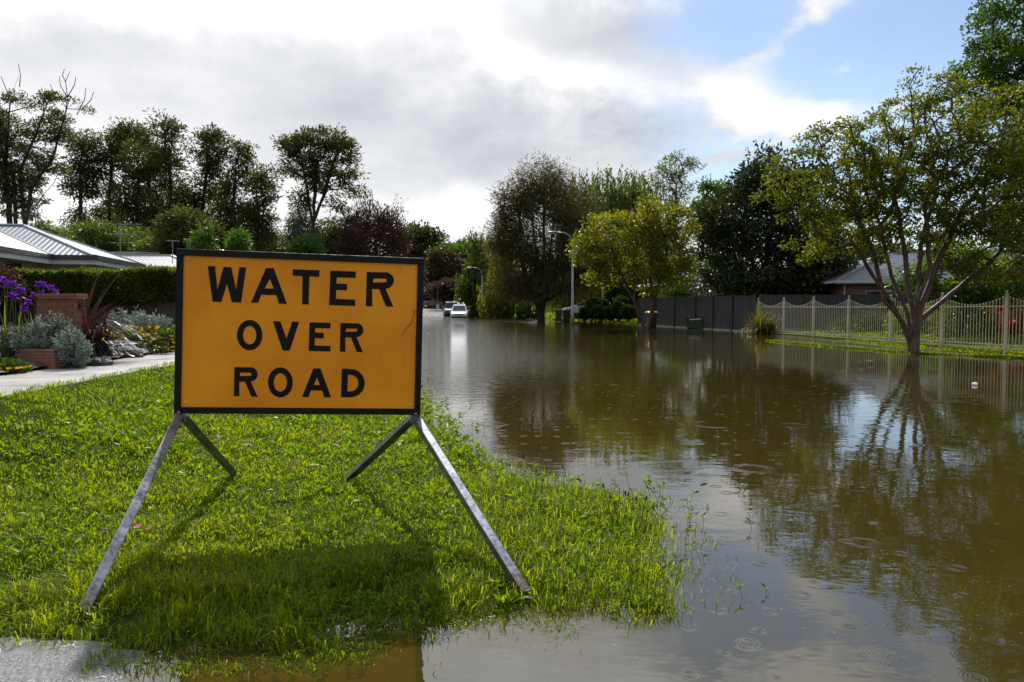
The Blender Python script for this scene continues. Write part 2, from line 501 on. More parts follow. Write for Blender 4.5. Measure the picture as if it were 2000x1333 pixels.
# far road coming out of the flood
XR = np.linspace(0, 1, 9)
ya = np.linspace(88, 150, 40)
V = []
for y in ya:
    a = np.interp(y, XE_Y, XE_X) + .1
    bx = np.interp(y, RIGHT[:, 1], RIGHT[:, 0]) - 0.1
    for k in XR:
        x = a + (bx - a) * k
        V.append((x, y, max(gz(x, y), -.3) + .03))
I = (np.arange(39)[:, None] * 9 + np.arange(8)[None, :]).ravel()
tag(np_mesh('road', np.array(V), [np.stack([I, I + 1, I + 10, I + 9], -1)], M['road'], smooth=True), kind='structure')

# ------------------------------------------------------------------ flood water
wm, t, b, out = new_mat('muddy flood water')
P = t.pos()
sep = t.new('ShaderNodeSeparateXYZ'); t.l.new(P, sep.inputs[0])
wob = t.new('ShaderNodeTexNoise'); wob.inputs['Scale'].default_value = 7.0; wob.inputs['Detail'].default_value = 3; t.l.new(P, wob.inputs['Vector'])
PW = t.new('ShaderNodeVectorMath', operation='MULTIPLY_ADD'); t.l.new(wob.outputs['Color'], PW.inputs[0]); PW.inputs[1].default_value = (.035, .035, 0); t.l.new(P, PW.inputs[2])
n = t.noise(P, .25, 4, .6)
mud = t.mix(t.ss(n, .3, .7), (.048, .0365, .0068, 1), (.039, .0295, .0055, 1))
t.l.new(mud, b.inputs['Base Color'])
b.inputs['Roughness'].default_value = .025
b.inputs['IOR'].default_value = 1.56


def ring_layer(scale, K, w, rmax, amp, thr, seed):
    mp = t.new('ShaderNodeMapping'); mp.inputs['Location'].default_value = (seed, seed * .37, 0); t.l.new(PW.outputs[0], mp.inputs[0])
    vo = t.new('ShaderNodeTexVoronoi', voronoi_dimensions='2D'); vo.inputs['Scale'].default_value = scale; vo.inputs['Randomness'].default_value = 1.0
    t.l.new(mp.outputs[0], vo.inputs['Vector'])
    r = t.m('DIVIDE', vo.outputs['Distance'], scale)
    sc = t.new('ShaderNodeSeparateColor'); t.l.new(vo.outputs['Color'], sc.inputs[0])
    Rr = t.m('MULTIPLY', sc.outputs[0], rmax)
    q = t.m('SUBTRACT', r, Rr)
    env = t.m('EXPONENT', t.m('MULTIPLY', t.m('POWER', t.m('DIVIDE', q, w), 2.0), -1.0))
    wave = t.m('MULTIPLY', t.m('COSINE', t.m('MULTIPLY', q, K)), env)
    act = t.m('MULTIPLY', t.ss(sc.outputs[1], thr, thr + .3), t.m('SUBTRACT', 1.25, sc.outputs[0]))
    return t.m('MULTIPLY', t.m('MULTIPLY', wave, act), amp)


h = ring_layer(.85, 260.0, .045, .34, .00045, .62, 3.1)
h = t.m('ADD', h, ring_layer(2.1, 330.0, .022, .13, .0004, .62, 7.7))
h = t.m('ADD', h, ring_layer(4.7, 420.0, .016, .045, .0005, .55, 11.3))
# gentle swell everywhere, wind chop on the far left reach
st = t.scale_vec(P, (1.0, 1.6, 1.0))
sw = t.m('MULTIPLY', t.m('SUBTRACT', t.noise(st, 2.4, 3, .55), .5), .0022)
cm = t.m('MULTIPLY', t.ss(sep.outputs[1], 9.0, 22.0), t.ss(t.m('ADD', sep.outputs[0], t.m('MULTIPLY', sep.outputs[1], -.03)), 3.5, -1.5))
ch = t.m('MULTIPLY', t.m('MULTIPLY', t.m('SUBTRACT', t.noise(st, 3.2, 4, .6), .5), .044), cm)
h = t.m('ADD', h, t.m('ADD', sw, ch))
bp = t.new('ShaderNodeBump'); bp.inputs['Strength'].default_value = 1.0; bp.inputs['Distance'].default_value = 1.0
t.l.new(h, bp.inputs['Height']); t.l.new(bp.outputs[0], b.inputs['Normal'])
xw = np.linspace(-40, 60, 41); yw = np.linspace(-30, 105, 55)
o = sheet('water', xw, yw, 0, wm, lambda X, Y: np.zeros_like(X))

# ------------------------------------------------------------------ sky, sun, camera
SUN_AZ, SUN_EL = R(-10), R(43)
W = bpy.data.worlds.new('World'); S.world = W; W.use_nodes = True
t = NT(W.node_tree)
bg = W.node_tree.nodes['Background']
SKY = .13
sky = t.new('ShaderNodeTexSky', sky_type='NISHITA'); sky.sun_disc = False
sky.sun_elevation = SUN_EL; sky.sun_rotation = SUN_AZ; sky.altitude = 50; sky.air_density = 1.0; sky.dust_density = .6; sky.ozone_density = 4.0
dirv = t.new('ShaderNodeTexCoord').outputs['Generated']
sp = t.new('ShaderNodeSeparateXYZ'); t.l.new(dirv, sp.inputs[0])
az = t.m('ARCTAN2', sp.outputs[0], sp.outputs[1])
el = t.m('ARCSINE', sp.outputs[2])
cz = t.m('ADD', t.m('MAXIMUM', sp.outputs[2], 0.0), .22)
cp = t.new('ShaderNodeCombineXYZ'); t.l.new(t.m('DIVIDE', sp.outputs[0], cz), cp.inputs[0]); t.l.new(t.m('DIVIDE', sp.outputs[1], cz), cp.inputs[1])
nA = t.noise(cp.outputs[0], 1.1, 6, .58); nB = t.noise(cp.outputs[0], 3.4, 6, .6); nC = t.noise(dirv, 9.0, 5, .6)
wu = t.m('ADD', az, t.m('ADD', t.m('MULTIPLY', t.m('SUBTRACT', nB, .5), .16), t.m('MULTIPLY', t.m('SUBTRACT', nC, .5), .10)))
wv = t.m('ADD', el, t.m('ADD', t.m('MULTIPLY', t.m('SUBTRACT', nA, .5), .10), t.m('MULTIPLY', t.m('SUBTRACT', nC, .5), .09)))


def blob(px, py, rx, ry, ang=0.0):
    u0, v0 = math.atan((px - 1000) / F), math.atan((HOR - py) / F)
    su, sv, a = rx / F, ry / F, R(ang)
    du = t.m('SUBTRACT', wu, u0); dv = t.m('SUBTRACT', wv, v0)
    p = t.m('ADD', t.m('MULTIPLY', du, math.cos(a) / su), t.m('MULTIPLY', dv, math.sin(a) / su))
    q = t.m('ADD', t.m('MULTIPLY', du, -math.sin(a) / sv), t.m('MULTIPLY', dv, math.cos(a) / sv))
    return t.m('EXPONENT', t.m('MULTIPLY', t.m('ADD', t.m('MULTIPLY', p, p), t.m('MULTIPLY', q, q)), -1.0))


def total(*xs):
    r = xs[0]
    for x in xs[1:]: r = t.m('ADD', r, x)
    return r


# opening of blue sky towards the right of the street
gap = t.m('MULTIPLY', t.ss(t.m('ADD', wu, t.m('MULTIPLY', wv, .25)), .13, .37), t.ss(wu, 1.15, .8))
veil = total(t.m('MULTIPLY', blob(1565, 90, 115, 30, 28), .72), t.m('MULTIPLY', blob(1640, 262, 180, 32, 3), .85), t.m('MULTIPLY', blob(1420, 195, 140, 45, -12), .75),
             t.m('MULTIPLY', blob(1420, 262, 90, 40, 0), .5), t.m('MULTIPLY', blob(1690, 160, 30, 20, 20), .45), t.m('MULTIPLY', blob(1840, 20, 60, 22, 30), .35), t.m('MULTIPLY', blob(1440, 330, 80, 11, 4), .7),
             t.m('MULTIPLY', blob(1750, 450, 500, 70, 0), .28), t.m('MULTIPLY', blob(1500, -190, 330, 130, -10), .8), t.m('MULTIPLY', blob(1900, -420, 500, 160, 0), .7))
cover = t.m('ADD', t.m('SUBTRACT', 1.0, gap), t.m('MULTIPLY', veil, t.ss(nC, .25, .65, .25, 1.35)))
cover = t.m('ADD', cover, t.m('MULTIPLY', t.m('SUBTRACT', nB, .5), .35))
cover = t.m('ADD', cover, t.m('MULTIPLY', t.ss(t.m('ADD', nB, t.m('MULTIPLY', t.m('SUBTRACT', nC, .5), .6)), .46, .72), .34))
cover = t.m('MAXIMUM', t.ss(cover, .10, 1.0), .16)
# brightness of the cloud: grey bellies, white edges, glare round the hidden sun
sdir = (math.sin(SUN_AZ - .12) * math.cos(SUN_EL), math.cos(SUN_AZ - .12) * math.cos(SUN_EL), math.sin(SUN_EL))
dt = t.new('ShaderNodeVectorMath', operation='DOT_PRODUCT'); t.l.new(dirv, dt.inputs[0]); dt.inputs[1].default_value = sdir
glare = t.m('POWER', t.m('MAXIMUM', dt.outputs['Value'], 0.0), 14.0)
lum = total(.675, t.m('MULTIPLY', glare, .6),
            t.m('MULTIPLY', blob(260, 0, 500, 95, 4), .9), t.m('MULTIPLY', blob(1080, 150, 200, 42, -14), .30), t.m('MULTIPLY', blob(960, 90, 90, 25, -20), .2),
            t.m('MULTIPLY', blob(930, 420, 130, 40, 12), .33), t.m('MULTIPLY', blob(40, 380, 330, 120, 0), .30), t.m('MULTIPLY', blob(480, 410, 400, 60, 0), .22),
            t.m('MULTIPLY', blob(1640, 250, 250, 60, 0), .30), t.m('MULTIPLY', blob(1570, 85, 130, 40, 28), .18), t.m('MULTIPLY', blob(1420, 200, 160, 60, -10), .22),
            t.m('MULTIPLY', blob(900, 540, 900, 60, 0), .25),
            t.m('MULTIPLY', blob(760, 250, 330, 80, -8), -.05), t.m('MULTIPLY', blob(1230, 60, 300, 60, -8), -.24), t.m('MULTIPLY', blob(1150, 260, 240, 60, 0), -.10),
            t.m('MULTIPLY', blob(300, 130, 330, 45, 4), -.12), t.m('MULTIPLY', blob(1250, -260, 800, 170, 0), .95),
            t.m('MULTIPLY', t.m('SUBTRACT', nB, .5), .44), t.m('MULTIPLY', t.m('SUBTRACT', nC, .5), .30), t.m('MULTIPLY', t.m('SUBTRACT', nA, .5), .28))
lum = t.m('MAXIMUM', lum, .2)
lum = t.m('MULTIPLY', lum, t.ss(sp.outputs[1], -.5, .1, .80, 1.0))
tint = t.mix(t.ss(lum, .45, 1.0), (.925, .965, 1.05, 1), (.985, .99, 1.0, 1))
tint = t.mix(t.ss(el, .33, .6), tint, (.86, .95, 1.12, 1))
cl = t.new('ShaderNodeVectorMath', operation='SCALE'); t.l.new(tint, cl.inputs[0]); t.l.new(t.m('MULTIPLY', lum, 1.0 / SKY), cl.inputs['Scale'])
fin = t.mix(cover, sky.outputs[0], cl.outputs[0])
t.l.new(fin, bg.inputs['Color']); bg.inputs['Strength'].default_value = SKY
W.cycles.sampling_method = 'MANUAL'; W.cycles.sample_map_resolution = 512

sd = bpy.data.lights.new('sun', 'SUN'); sd.energy = 4.2; sd.angle = R(1.2); sd.color = (1.0, .95, .87)
so = bpy.data.objects.new('sun', sd); COL.objects.link(so)
so.rotation_euler = Vector((math.sin(SUN_AZ) * math.cos(SUN_EL), math.cos(SUN_AZ) * math.cos(SUN_EL), math.sin(SUN_EL))).to_track_quat('Z', 'Y').to_euler()
so.location = (0, 0, 30)

cd = bpy.data.cameras.new('camera'); co = bpy.data.objects.new('camera', cd); COL.objects.link(co)
co.location = EYE; co.rotation_euler = (math.pi / 2 - PIT, 0, 0)
cd.sensor_width = 36; cd.lens = 36 * F / 2000; cd.clip_end = 2000; cd.clip_start = .05
cd.dof.use_dof = True; cd.dof.focus_distance = 4.9; cd.dof.aperture_fstop = 8.0
S.camera = co
S.render.resolution_x, S.render.resolution_y = 1024, 682
S.view_settings.view_transform = 'Standard'; S.view_settings.look = 'None'; S.view_settings.exposure = 0.14; S.view_settings.gamma = 1.0
S.cycles.max_bounces = 8; S.cycles.transparent_max_bounces = 8; S.cycles.use_denoising = True
S.cycles.caustics_reflective = False; S.cycles.caustics_refractive = False

# ------------------------------------------------------------------ the road sign
def zoomed(x, y): return (320 + x * 530 / 1766, 460 + y * 400 / 1333)


yaw, lean, roll = .17119532, .0210607, -.03019121
SC = EYE + (np.array([-1.22784299, 4.57990064, 1.27396052]) - EYE) * 1.09; SW, SH = 1.526, 1.0246
u0 = np.array([math.cos(yaw), math.sin(yaw), 0]); nn = np.array([-math.sin(yaw), math.cos(yaw), 0])
v0 = np.array([0, 0, 1.]) * math.cos(lean) + nn * math.sin(lean)
SU = u0 * math.cos(roll) + v0 * math.sin(roll); SV = -u0 * math.sin(roll) + v0 * math.cos(roll)
SN = np.cross(SU, SV)            # towards the viewer
if SN[1] > 0: SN = -SN


def SP(u, v, d=0.0): return SC + SU * u + SV * v + SN * d


def plane_uv(px, py):
    d = ray(px, py); tt = ((SC - EYE) @ SN) / (d @ SN); p = EYE + d * tt - SC
    return np.array([p @ SU, p @ SV])


M['panel'], t, b, out = new_mat('orange fluted sign sheet')
v = t.new('ShaderNodeTexCoord').outputs['Object']
blot = t.noise(v, 2.2, 4, .6)
fl = t.noise(t.scale_vec(v, (1.2, 1.2, 70.0)), 2.0, 2, .5)
colr = t.mix(t.ss(blot, .35, .7), (.86, .37, .006, 1), (.75, .295, .004, 1))
colr = t.mix(t.ss(fl, .55, .75, 0, .35), colr, (.88, .42, .014, 1))
drip = t.noise(t.scale_vec(v, (26.0, 26.0, 1.6)), 1.0, 4, .6)
colr = t.mix(t.ss(drip, .58, .78, 0, .28), colr, (.55, .20, .004, 1))
sun_patches = t.noise(t.scale_vec(v, (1.0, 1.0, 1.3)), 1.3, 3, .55)
colr = t.mix(t.ss(sun_patches, .42, .68, 0, .6), colr, (.92, .45, .012, 1))  # lighter patches put into the colour for sun shining through the sheet
dirt = t.noise(v, 26, 5, .7)
colr = t.mix(t.ss(dirt, .66, .8, 0, .35), colr, (.30, .14, .02, 1))
t.l.new(colr, b.inputs['Base Color']); b.inputs['Roughness'].default_value = .42; b.inputs['Specular IOR Level'].default_value = .35
tr = t.new('ShaderNodeBsdfTranslucent'); tr.inputs['Color'].default_value = (.95, .42, .01, 1)
mx = t.new('ShaderNodeMixShader'); mx.inputs[0].default_value = .17
t.l.new(b.outputs[0], mx.inputs[1]); t.l.new(tr.outputs[0], mx.inputs[2]); t.l.new(mx.outputs[0], out.inputs['Surface'])
M['letter'] = mat('black sign lettering', (.009, .008, .008), .55, (.013, .011, .010), 8, spec=.15)
M['rivet'] = mat('yellow capped rivet', (.95, .60, .03), .4)
M['twig'] = mat('dry twig', (.03, .02, .012), .9)

sign = empty('road_sign', (-1.34, 5.0, 0.06))
tag(sign, 'orange WATER OVER ROAD sign in a black frame on four splayed steel legs', 'road sign')
fw_ = .040
fm = MB()
hw, hh = SW / 2, SH / 2
for (a0, a1, b0, b1) in ((-hw, hw, hh - fw_, hh), (-hw, hw, -hh, -hh + fw_), (-hw, -hw + fw_, -hh + fw_, hh - fw_), (hw - fw_, hw, -hh + fw_, hh - fw_)):
    fm.obox(SP((a0 + a1) / 2, (b0 + b1) / 2, -.017), SU * (a1 - a0) / 2, SV * (b1 - b0) / 2, SN * .018)
fm.build('frame', M['black_metal'], sign, bevel=.002)
MB().obox(SP(0, 0, -.016), SU * (hw - fw_ + .001), SV * (hh - fw_ + .001), SN * .004).build('panel', M['panel'], sign)
panel_front = -.012


def arc(cx, cy, rx, ry, a0, a1, n=14):
    return [(cx + rx * math.cos(R(a0 + (a1 - a0) * i / n)), cy - ry * math.sin(R(a0 + (a1 - a0) * i / n))) for i in range(n + 1)]


def letter_R(x, y, w, h, wl, dx=0.0):
    """x,y top-left; returns outlines in zoom pixels (y down); dx = slant of the stem's foot"""
    s = w * .245; bw = h * .485; r = bw / 2
    cxb = x + w - r * 1.02
    outer = [(x, y)] + [(cxb - 6, y + 2)] + arc(cxb, y + r + 1, r * 1.02, r, 80, -80) + [(x + w * .70, y + bw + 2), (x + wl, y + h + 3), (x + wl - w * .27, y + h + 2), (x + w * .455, y + bw + 4), (x + w * .235 + dx, y + bw + 3), (x + s + dx, y + h), (x + dx, y + h)]
    inner = [(x + s, y + s * .98)] + [(cxb - 8, y + s)] + arc(cxb - 3, y + r + 1, r - s * .95, r - s * .98, 80, -80, 10) + [(x + s + dx * .4, y + bw - s * .92)]
    return [outer, inner]


line1 = [[[(283, 199), (331, 200), (347, 352), (386, 205), (437, 206), (468, 352), (489, 207), (534, 208), (501, 437), (441, 436), (409, 315), (372, 433), (315, 432)]],
         [[(664, 212), (714, 213), (800, 446), (747, 445), (731, 389), (632, 387), (612, 440), (565, 438)], [(688, 283), (713, 346), (655, 344)]],
         [[(838, 220), (1012, 227), (1010, 270), (946, 267), (942, 450), (898, 449), (901, 265), (838, 262)]],
         [[(1083, 229), (1250, 235), (1248, 277), (1125, 273), (1123, 313), (1193, 316), (1191, 358), (1121, 355), (1120, 413), (1246, 418), (1245, 460), (1075, 454)]],
         letter_R(1320, 238, 177, 224, 174, -6)]
line2 = [[arc(557, 650, 83, 99, 0, 355, 71), arc(557, 650, 43, 60, 0, 355, 71)],
         [[(708, 559), (757, 560), (797, 672), (834, 561), (880, 563), (817, 752), (772, 750)]],
         [[(947, 566), (1085, 570), (1084, 607), (984, 604), (983, 633), (1040, 635), (1039, 672), (982, 670), (981, 718), (1084, 720), (1083, 757), (942, 753)]],
         letter_R(1149, 571, 150, 187, 147, -4)]
line3 = [letter_R(457, 858, 152, 191, 152, -4),
         [arc(757, 958, 81, 98, 0, 355, 71), arc(757, 958, 43, 60, 0, 355, 71)],
         [[(973, 866), (1019, 867), (1089, 1056), (1043, 1055), (1031, 1012), (955, 1010), (942, 1054), (898, 1053)], [(996, 925), (1015, 976), (975, 975)]],
         [[(1158, 869), (1205, 870)] + arc(1216, 963, 91, 92, 90, -90, 20) + [(1205, 1056), (1152, 1055)], [(1197, 908), (1207, 909)] + arc(1212, 963, 54, 54, 90, -90, 16) + [(1204, 1018), (1194, 1018)]]]
for word in (line1, line2, line3):
    cu = bpy.data.curves.new('lettering', 'CURVE'); cu.dimensions = '2D'; cu.fill_mode = 'BOTH'; cu.extrude = .0006
    for let in word:
        for poly in let:
            sp_ = cu.splines.new('POLY'); sp_.points.add(len(poly) - 1); sp_.use_cyclic_u = True
            for pnt, q in zip(sp_.points, poly):
                uv = plane_uv(*zoomed(*q)); pnt.co = (uv[0], uv[1], 0, 1)
    tmp = bpy.data.objects.new('lettering', cu); COL.objects.link(tmp)
    bpy.context.view_layer.update()
    me = bpy.data.meshes.new_from_object(tmp.evaluated_get(bpy.context.evaluated_depsgraph_get()))
    V = np.array([v.co[:] for v in me.vertices])
    W3 = SC + V[:, :1] * SU + V[:, 1:2] * SV + (panel_front + .0012 + V[:, 2:3]) * SN - np.array(sign.location)
    me.vertices.foreach_set('co', W3.astype(np.float32).ravel())
    bpy.data.objects.remove(tmp); bpy.data.curves.remove(cu)
    me.name = 'lettering'; me.materials.clear(); me.materials.append(M['letter'])
    lo = bpy.data.objects.new('lettering', me); COL.objects.link(lo); lo.parent = sign
for q in ((153, 152), (1625, 210), (139, 1090), (1605, 1106)):
    uv = plane_uv(*zoomed(*q))
    MB().lathe([(.011, 0), (.011, .002), (.007, .0045), (.001, .0055)], SP(uv[0], uv[1], panel_front), SN, 12).build('rivet', M['rivet'], sign, smooth=True)
tw = [(1635, 480), (1625, 520), (1612, 570), (1585, 600), (1560, 635), (1548, 660)]
mb = MB().tube([SP(*plane_uv(*zoomed(*q)), panel_front + .003 + .002 * (i % 2)) for i, q in enumerate(tw)], [.001, .0016, .0018, .0016, .0014, .0005], 5)
mb.tube([SP(*plane_uv(*zoomed(*q)), panel_front + .004) for q in ((1560, 635), (1540, 645), (1532, 650))], [.001, .001, .0005], 5)
mb.tube([SP(*plane_uv(*zoomed(*q)), panel_front + .004) for q in ((1640, 500), (1625, 498), (1618, 485))], [.001, .001, .0005], 5)
tag(mb.build('twig', M['twig']), 'dry brown twig caught on the right side of the orange sign', 'twig')
mb = MB().tube([SP(*plane_uv(*zoomed(*q)), panel_front + .002) for q in ((1520, 190), (1545, 220), (1558, 245))], [.0006, .0009, .0004], 5)
tag(mb.build('twig', M['twig']), 'tiny dark twig at the top right corner of the orange panel', 'twig')
def unit_(a): return a / np.linalg.norm(a)


# legs
BL, BR = SP(-hw + .03, -hh - .012, -.02), SP(hw - .03, -hh - .012, -.02)
feet = []
for px, py in ((168, 1183), (1020, 1150), (457, 926), (683, 933)):
    z = .1
    for k in range(12):
        p = at(px, py, z); z = gz(p[0], p[1])
    feet.append(at(px, py, z + .035))
mbk = MB()
for top, ft, sgn in ((BL, feet[0], 1), (BR, feet[1], 1), (BL, feet[2], -1), (BR, feet[3], -1)):
    tp = top + SN * .022 * sgn + np.array([.012 * (1 if top is BL else -1) * (0 if sgn > 0 else 1), 0, -.01])
    ft = ft + unit_(ft - tp) * .045
    MB().bar(tp, ft, .050, .050, up=SU * .3 + np.array([0, 0, 1]) * .2 + SN).build('leg', M['galv'], sign, bevel=.004)
for top in (BL, BR):
    k = MB().obox(top + np.array([0, 0, -.012]), SU * .034, SN * .016, SV * .03)
    k.lathe([(.012, 0), (.012, .008), (.006, .010)], top + SN * .05 + np.array([0, 0, -.03]), SN, 8)
    k.lathe([(.011, 0), (.011, .009), (.005, .011)], top + SN * .047 + SU * .012 + np.array([0, 0, -.065]), SN, 6)
    k.lathe([(.011, 0), (.011, .009), (.005, .011)], top + SN * .016 + SV * .018, SN, 6)
    k.build('bracket', M['galv'], sign, bevel=.003)

# ------------------------------------------------------------------ vegetation helpers
def unit(a): return a / (np.linalg.norm(a, axis=-1, keepdims=True) + 1e-9)


def leaves(P, D, Ls, Ws, fold=.0):
    """diamond leaves: P base points, D unit directions, lengths, widths -> V, F"""
    n = len(P)
    ref = unit(rng.normal(size=(n, 3)))
    Sd = unit(np.cross(D, ref))
    Nn = np.cross(Sd, D)
    Ls = np.broadcast_to(np.asarray(Ls, float), (n,))[:, None]; Ws = np.broadcast_to(np.asarray(Ws, float), (n,))[:, None]
    mid = P + D * Ls * .48
    V = np.stack([P, mid + Sd * Ws / 2 + Nn * Ws * .18, P + D * Ls - Nn * Ls * .12, mid - Sd * Ws / 2 + Nn * Ws * .18], 1).reshape(-1, 3)
    return V, np.arange(4 * n).reshape(n, 4)


def frusta(segs, n=5):
    """segs: list of (p, q, rp, rq) -> V, F"""
    A = np.array([s[0] for s in segs]); B = np.array([s[1] for s in segs]); ra = np.array([s[2] for s in segs]); rb = np.array([s[3] for s in segs])
    d = unit(B - A)
    ref = np.where(np.abs(d[:, 2:3]) < .9, np.array([[0, 0, 1.0]]), np.array([[1.0, 0, 0]]))
    a = unit(np.cross(d, ref)); b_ = np.cross(d, a)
    th = np.arange(n) * 2 * math.pi / n
    ca, sa = np.cos(th)[None, :, None], np.sin(th)[None, :, None]
    ringA = A[:, None] + ra[:, None, None] * (a[:, None] * ca + b_[:, None] * sa)
    ringB = (B + d * rb[:, None] * .4)[:, None] + rb[:, None, None] * (a[:, None] * ca + b_[:, None] * sa)
    V = np.concatenate([ringA, ringB], 1).reshape(-1, 3)
    base = np.arange(len(segs))[:, None] * 2 * n
    k = np.arange(n)[None, :]; k2 = (k + 1) % n
    Fq = np.stack([base + k, base + k2, base + n + k2, base + n + k], -1).reshape(-1, 4)
    return V, Fq


def sample_clumps(ells, n, minsp, shell=2.4):
    """ells: list of (centre(3), radii(3)); blue-noise points in their union"""
    wgt = np.array([e[1][0] * e[1][2] for e in ells]); wgt = wgt / wgt.sum()
    pts = []; tries = 0
    while len(pts) < n and tries < n * 40:
        tries += 1
        c, r = ells[rng.choice(len(ells), p=wgt)]
        d = rng.normal(size=3); d /= np.linalg.norm(d)
        p = c + r * d * rng.random() ** (1 / shell) * rng.choice([1, 1, 1, 1.16])
        if pts and np.min(np.linalg.norm(np.array(pts) - p, axis=1)) < minsp * (1 if tries < n * 25 else .6): continue
        pts.append(p)
    return np.array(pts)


def skeleton(base, stems, clumps, R0, rtip=.008, step=.5, bf=.45, jit=.10, expo=.5, sag=0.0):
    nodes = [np.array(base)]; par = [-1]; plen = [0.0]
    ends = []
    for st in stems:
        cur = 0
        for q in st:
            q = np.array(q, float); p0 = nodes[cur]
            k = max(1, int(np.linalg.norm(q - p0) / step))
            last = cur
            for i in range(1, k + 1):
                p = p0 + (q - p0) * i / k + (rng.normal(size=3) * jit * .35 * step if i < k else 0)
                nodes.append(p); par.append(last); plen.append(plen[last] + np.linalg.norm(p - nodes[last])); last = len(nodes) - 1
            cur = last
        ends.append(cur)
    start = nodes[ends[0]] if ends else nodes[0]
    allowed_from = 1 if len(stems) else 0
    order = np.argsort(np.linalg.norm(clumps - np.mean([nodes[e] for e in ends], axis=0) if ends else clumps - base, axis=1))
    cid = []
    for ci in order:
        c = clumps[ci]
        NA = np.array(nodes[allowed_from:]); PL = np.array(plen[allowed_from:])
        cost = np.linalg.norm(NA - c, axis=1) + bf * PL * .5 + .5 * np.maximum(0, NA[:, 2] - c[2])
        j = int(np.argmin(cost)) + allowed_from
        p0 = nodes[j]; L_ = np.linalg.norm(c - p0)
        k = max(1, int(L_ / step)); last = j
        for i in range(1, k + 1):
            f = i / k
            p = p0 + (c - p0) * f
            if i < k: p = p + rng.normal(size=3) * jit * step + np.array([0, 0, -sag * L_ * math.sin(f * math.pi)])
            nodes.append(p); par.append(last); plen.append(plen[last] + np.linalg.norm(p - nodes[last])); last = len(nodes) - 1
        cid.append(last)
    N = len(nodes); cnt = np.zeros(N)
    for i in cid: cnt[i] += 1
    for i in range(N - 1, 0, -1): cnt[par[i]] += cnt[i]
    rad = rtip + (R0 - rtip) * (cnt / max(1, cnt[0])) ** expo
    segs = []
    for i in range(1, N):
        p = par[i]
        segs.append((nodes[p], nodes[i], min(rad[p], rad[i] * 1.25) if p else rad[0], rad[i]))
    return segs, rad, nodes


def tree(name, label, base, Y, ells, nclump, nleaf, Lf, Wf, lmat, bark, R0, stems=None, rc=.5, kind='leaf', group=None, cat='tree', depth=.8, sp=None, shell=4.5,
         flat=.7, extra=None, expo=.5, step=None, jit=.12, thin=.008, strand=2.0, droop=.0):
    """base: photo position of the foot; ells: crown lobes (cx, cy, rx, ry) measured in the photo at distance Y; stems: main limbs likewise"""
    bz = None
    p = pw(base[0], base[1], Y); p[2] = gz(p[0], p[1]) - .05
    root = empty(name, p)
    tag(root, label, cat, group)
    E_ = []
    cr = np.mean([e[2] for e in ells]) / F * Y
    for e in ells:
        c = pw(e[0], e[1], Y) + np.array([0, rng.normal() * cr * .45 * depth, 0])
        E_.append((c, np.array([e[2], e[2] * depth, e[3]]) / F * Y))
    area = sum(4 * e[1][0] * e[1][2] for e in E_)
    sp = sp or .55 * math.sqrt(area / nclump)
    cl = sample_clumps(E_, nclump, sp, shell)
    if kind != 'willow': cl[:, 2] = np.maximum(cl[:, 2], p[2] + .15)
    st = []
    for s_ in (stems or []):
        off = rng.normal() * cr * .3 * depth
        st.append([pw(q[0], q[1], Y) + np.array([0, off * (i + 1) / len(s_), 0]) for i, q in enumerate(s_)])
    if not st:
        lo = min(e[0][2] - e[1][2] * .6 for e in E_)
        st = [[np.array([np.mean([e[0][0] for e in E_]) * .6 + p[0] * .4, p[1], max(lo, p[2] + .8)])]]
    segs, rad, nodes = skeleton(p, st, cl, R0, thin, step or max(.4, Y * .012), jit=jit, expo=expo)
    if extra:
        for q in extra:
            pts = [pw(a, b_, Y) for a, b_ in q]
            for i in range(len(pts) - 1): segs.append((pts[i], pts[i + 1], .022 * (1 - i / len(pts)) + .007, .022 * (1 - (i + 1) / len(pts)) + .007))
    V, Fq = frusta(segs, 6)
    np_mesh('trunk', V, [Fq], bark, root, smooth=True)
    cen = np.mean(cl, axis=0)
    per = rng.poisson(nleaf, size=len(cl)) + 3
    ci = np.repeat(np.arange(len(cl)), per)
    n = len(ci)
    size = rc * rng.uniform(.65, 1.3, len(cl))
    tone = np.clip(rng.normal(.42, .24, len(cl)), 0, 1)
    if kind == 'willow':
        ns = max(1, nleaf // 14)
        PP = []; DD = []; TT = []
        for k in range(len(cl)):
            for q in range(ns):
                s0 = cl[k] + rng.normal(size=3) * np.array([1, 1, .5]) * size[k] * .6
                Ls_ = strand * rng.uniform(.4, 1.2); m_ = 14
                f = np.sort(rng.random(m_))
                pos_ = s0 + np.stack([np.cumsum(rng.normal(size=m_) * .02), np.cumsum(rng.normal(size=m_) * .02), -f * Ls_], -1)
                PP.append(pos_); DD.append(unit(np.stack([rng.normal(size=m_) * .35, rng.normal(size=m_) * .35, np.full(m_, -1.0)], -1))); TT.append(np.full(m_, tone[k]) + rng.normal(size=m_) * .15)
        PP = np.concatenate(PP); DD = np.concatenate(DD); TT = np.concatenate(TT)
        ok = PP[:, 2] > np.maximum(g(PP[:, 0], PP[:, 1]), 0) + .12
        PP, DD, TT = PP[ok], DD[ok], TT[ok]
    else:
        off = rng.normal(size=(n, 3)); off = unit(off) * (rng.random((n, 1)) ** .5) * np.array([1, 1, flat])
        PP = cl[ci] + off * size[ci][:, None]
        outw = unit(PP - cen) * .5 + unit(off) * .6
        DD = unit(outw + rng.normal(size=(n, 3)) * .55 + np.array([0, 0, -droop]))
        TT = tone[ci] + rng.normal(size=n) * .16
    Ll = Lf * rng.uniform(.6, 1.3, len(PP)); Ww = Wf * rng.uniform(.7, 1.25, len(PP))
    V, Fl = leaves(PP, DD, Ll, Ww)
    np_mesh('crown', V, [Fl], lmat, root, attr=np.repeat(np.clip(TT, 0, 1), 4))
    return root


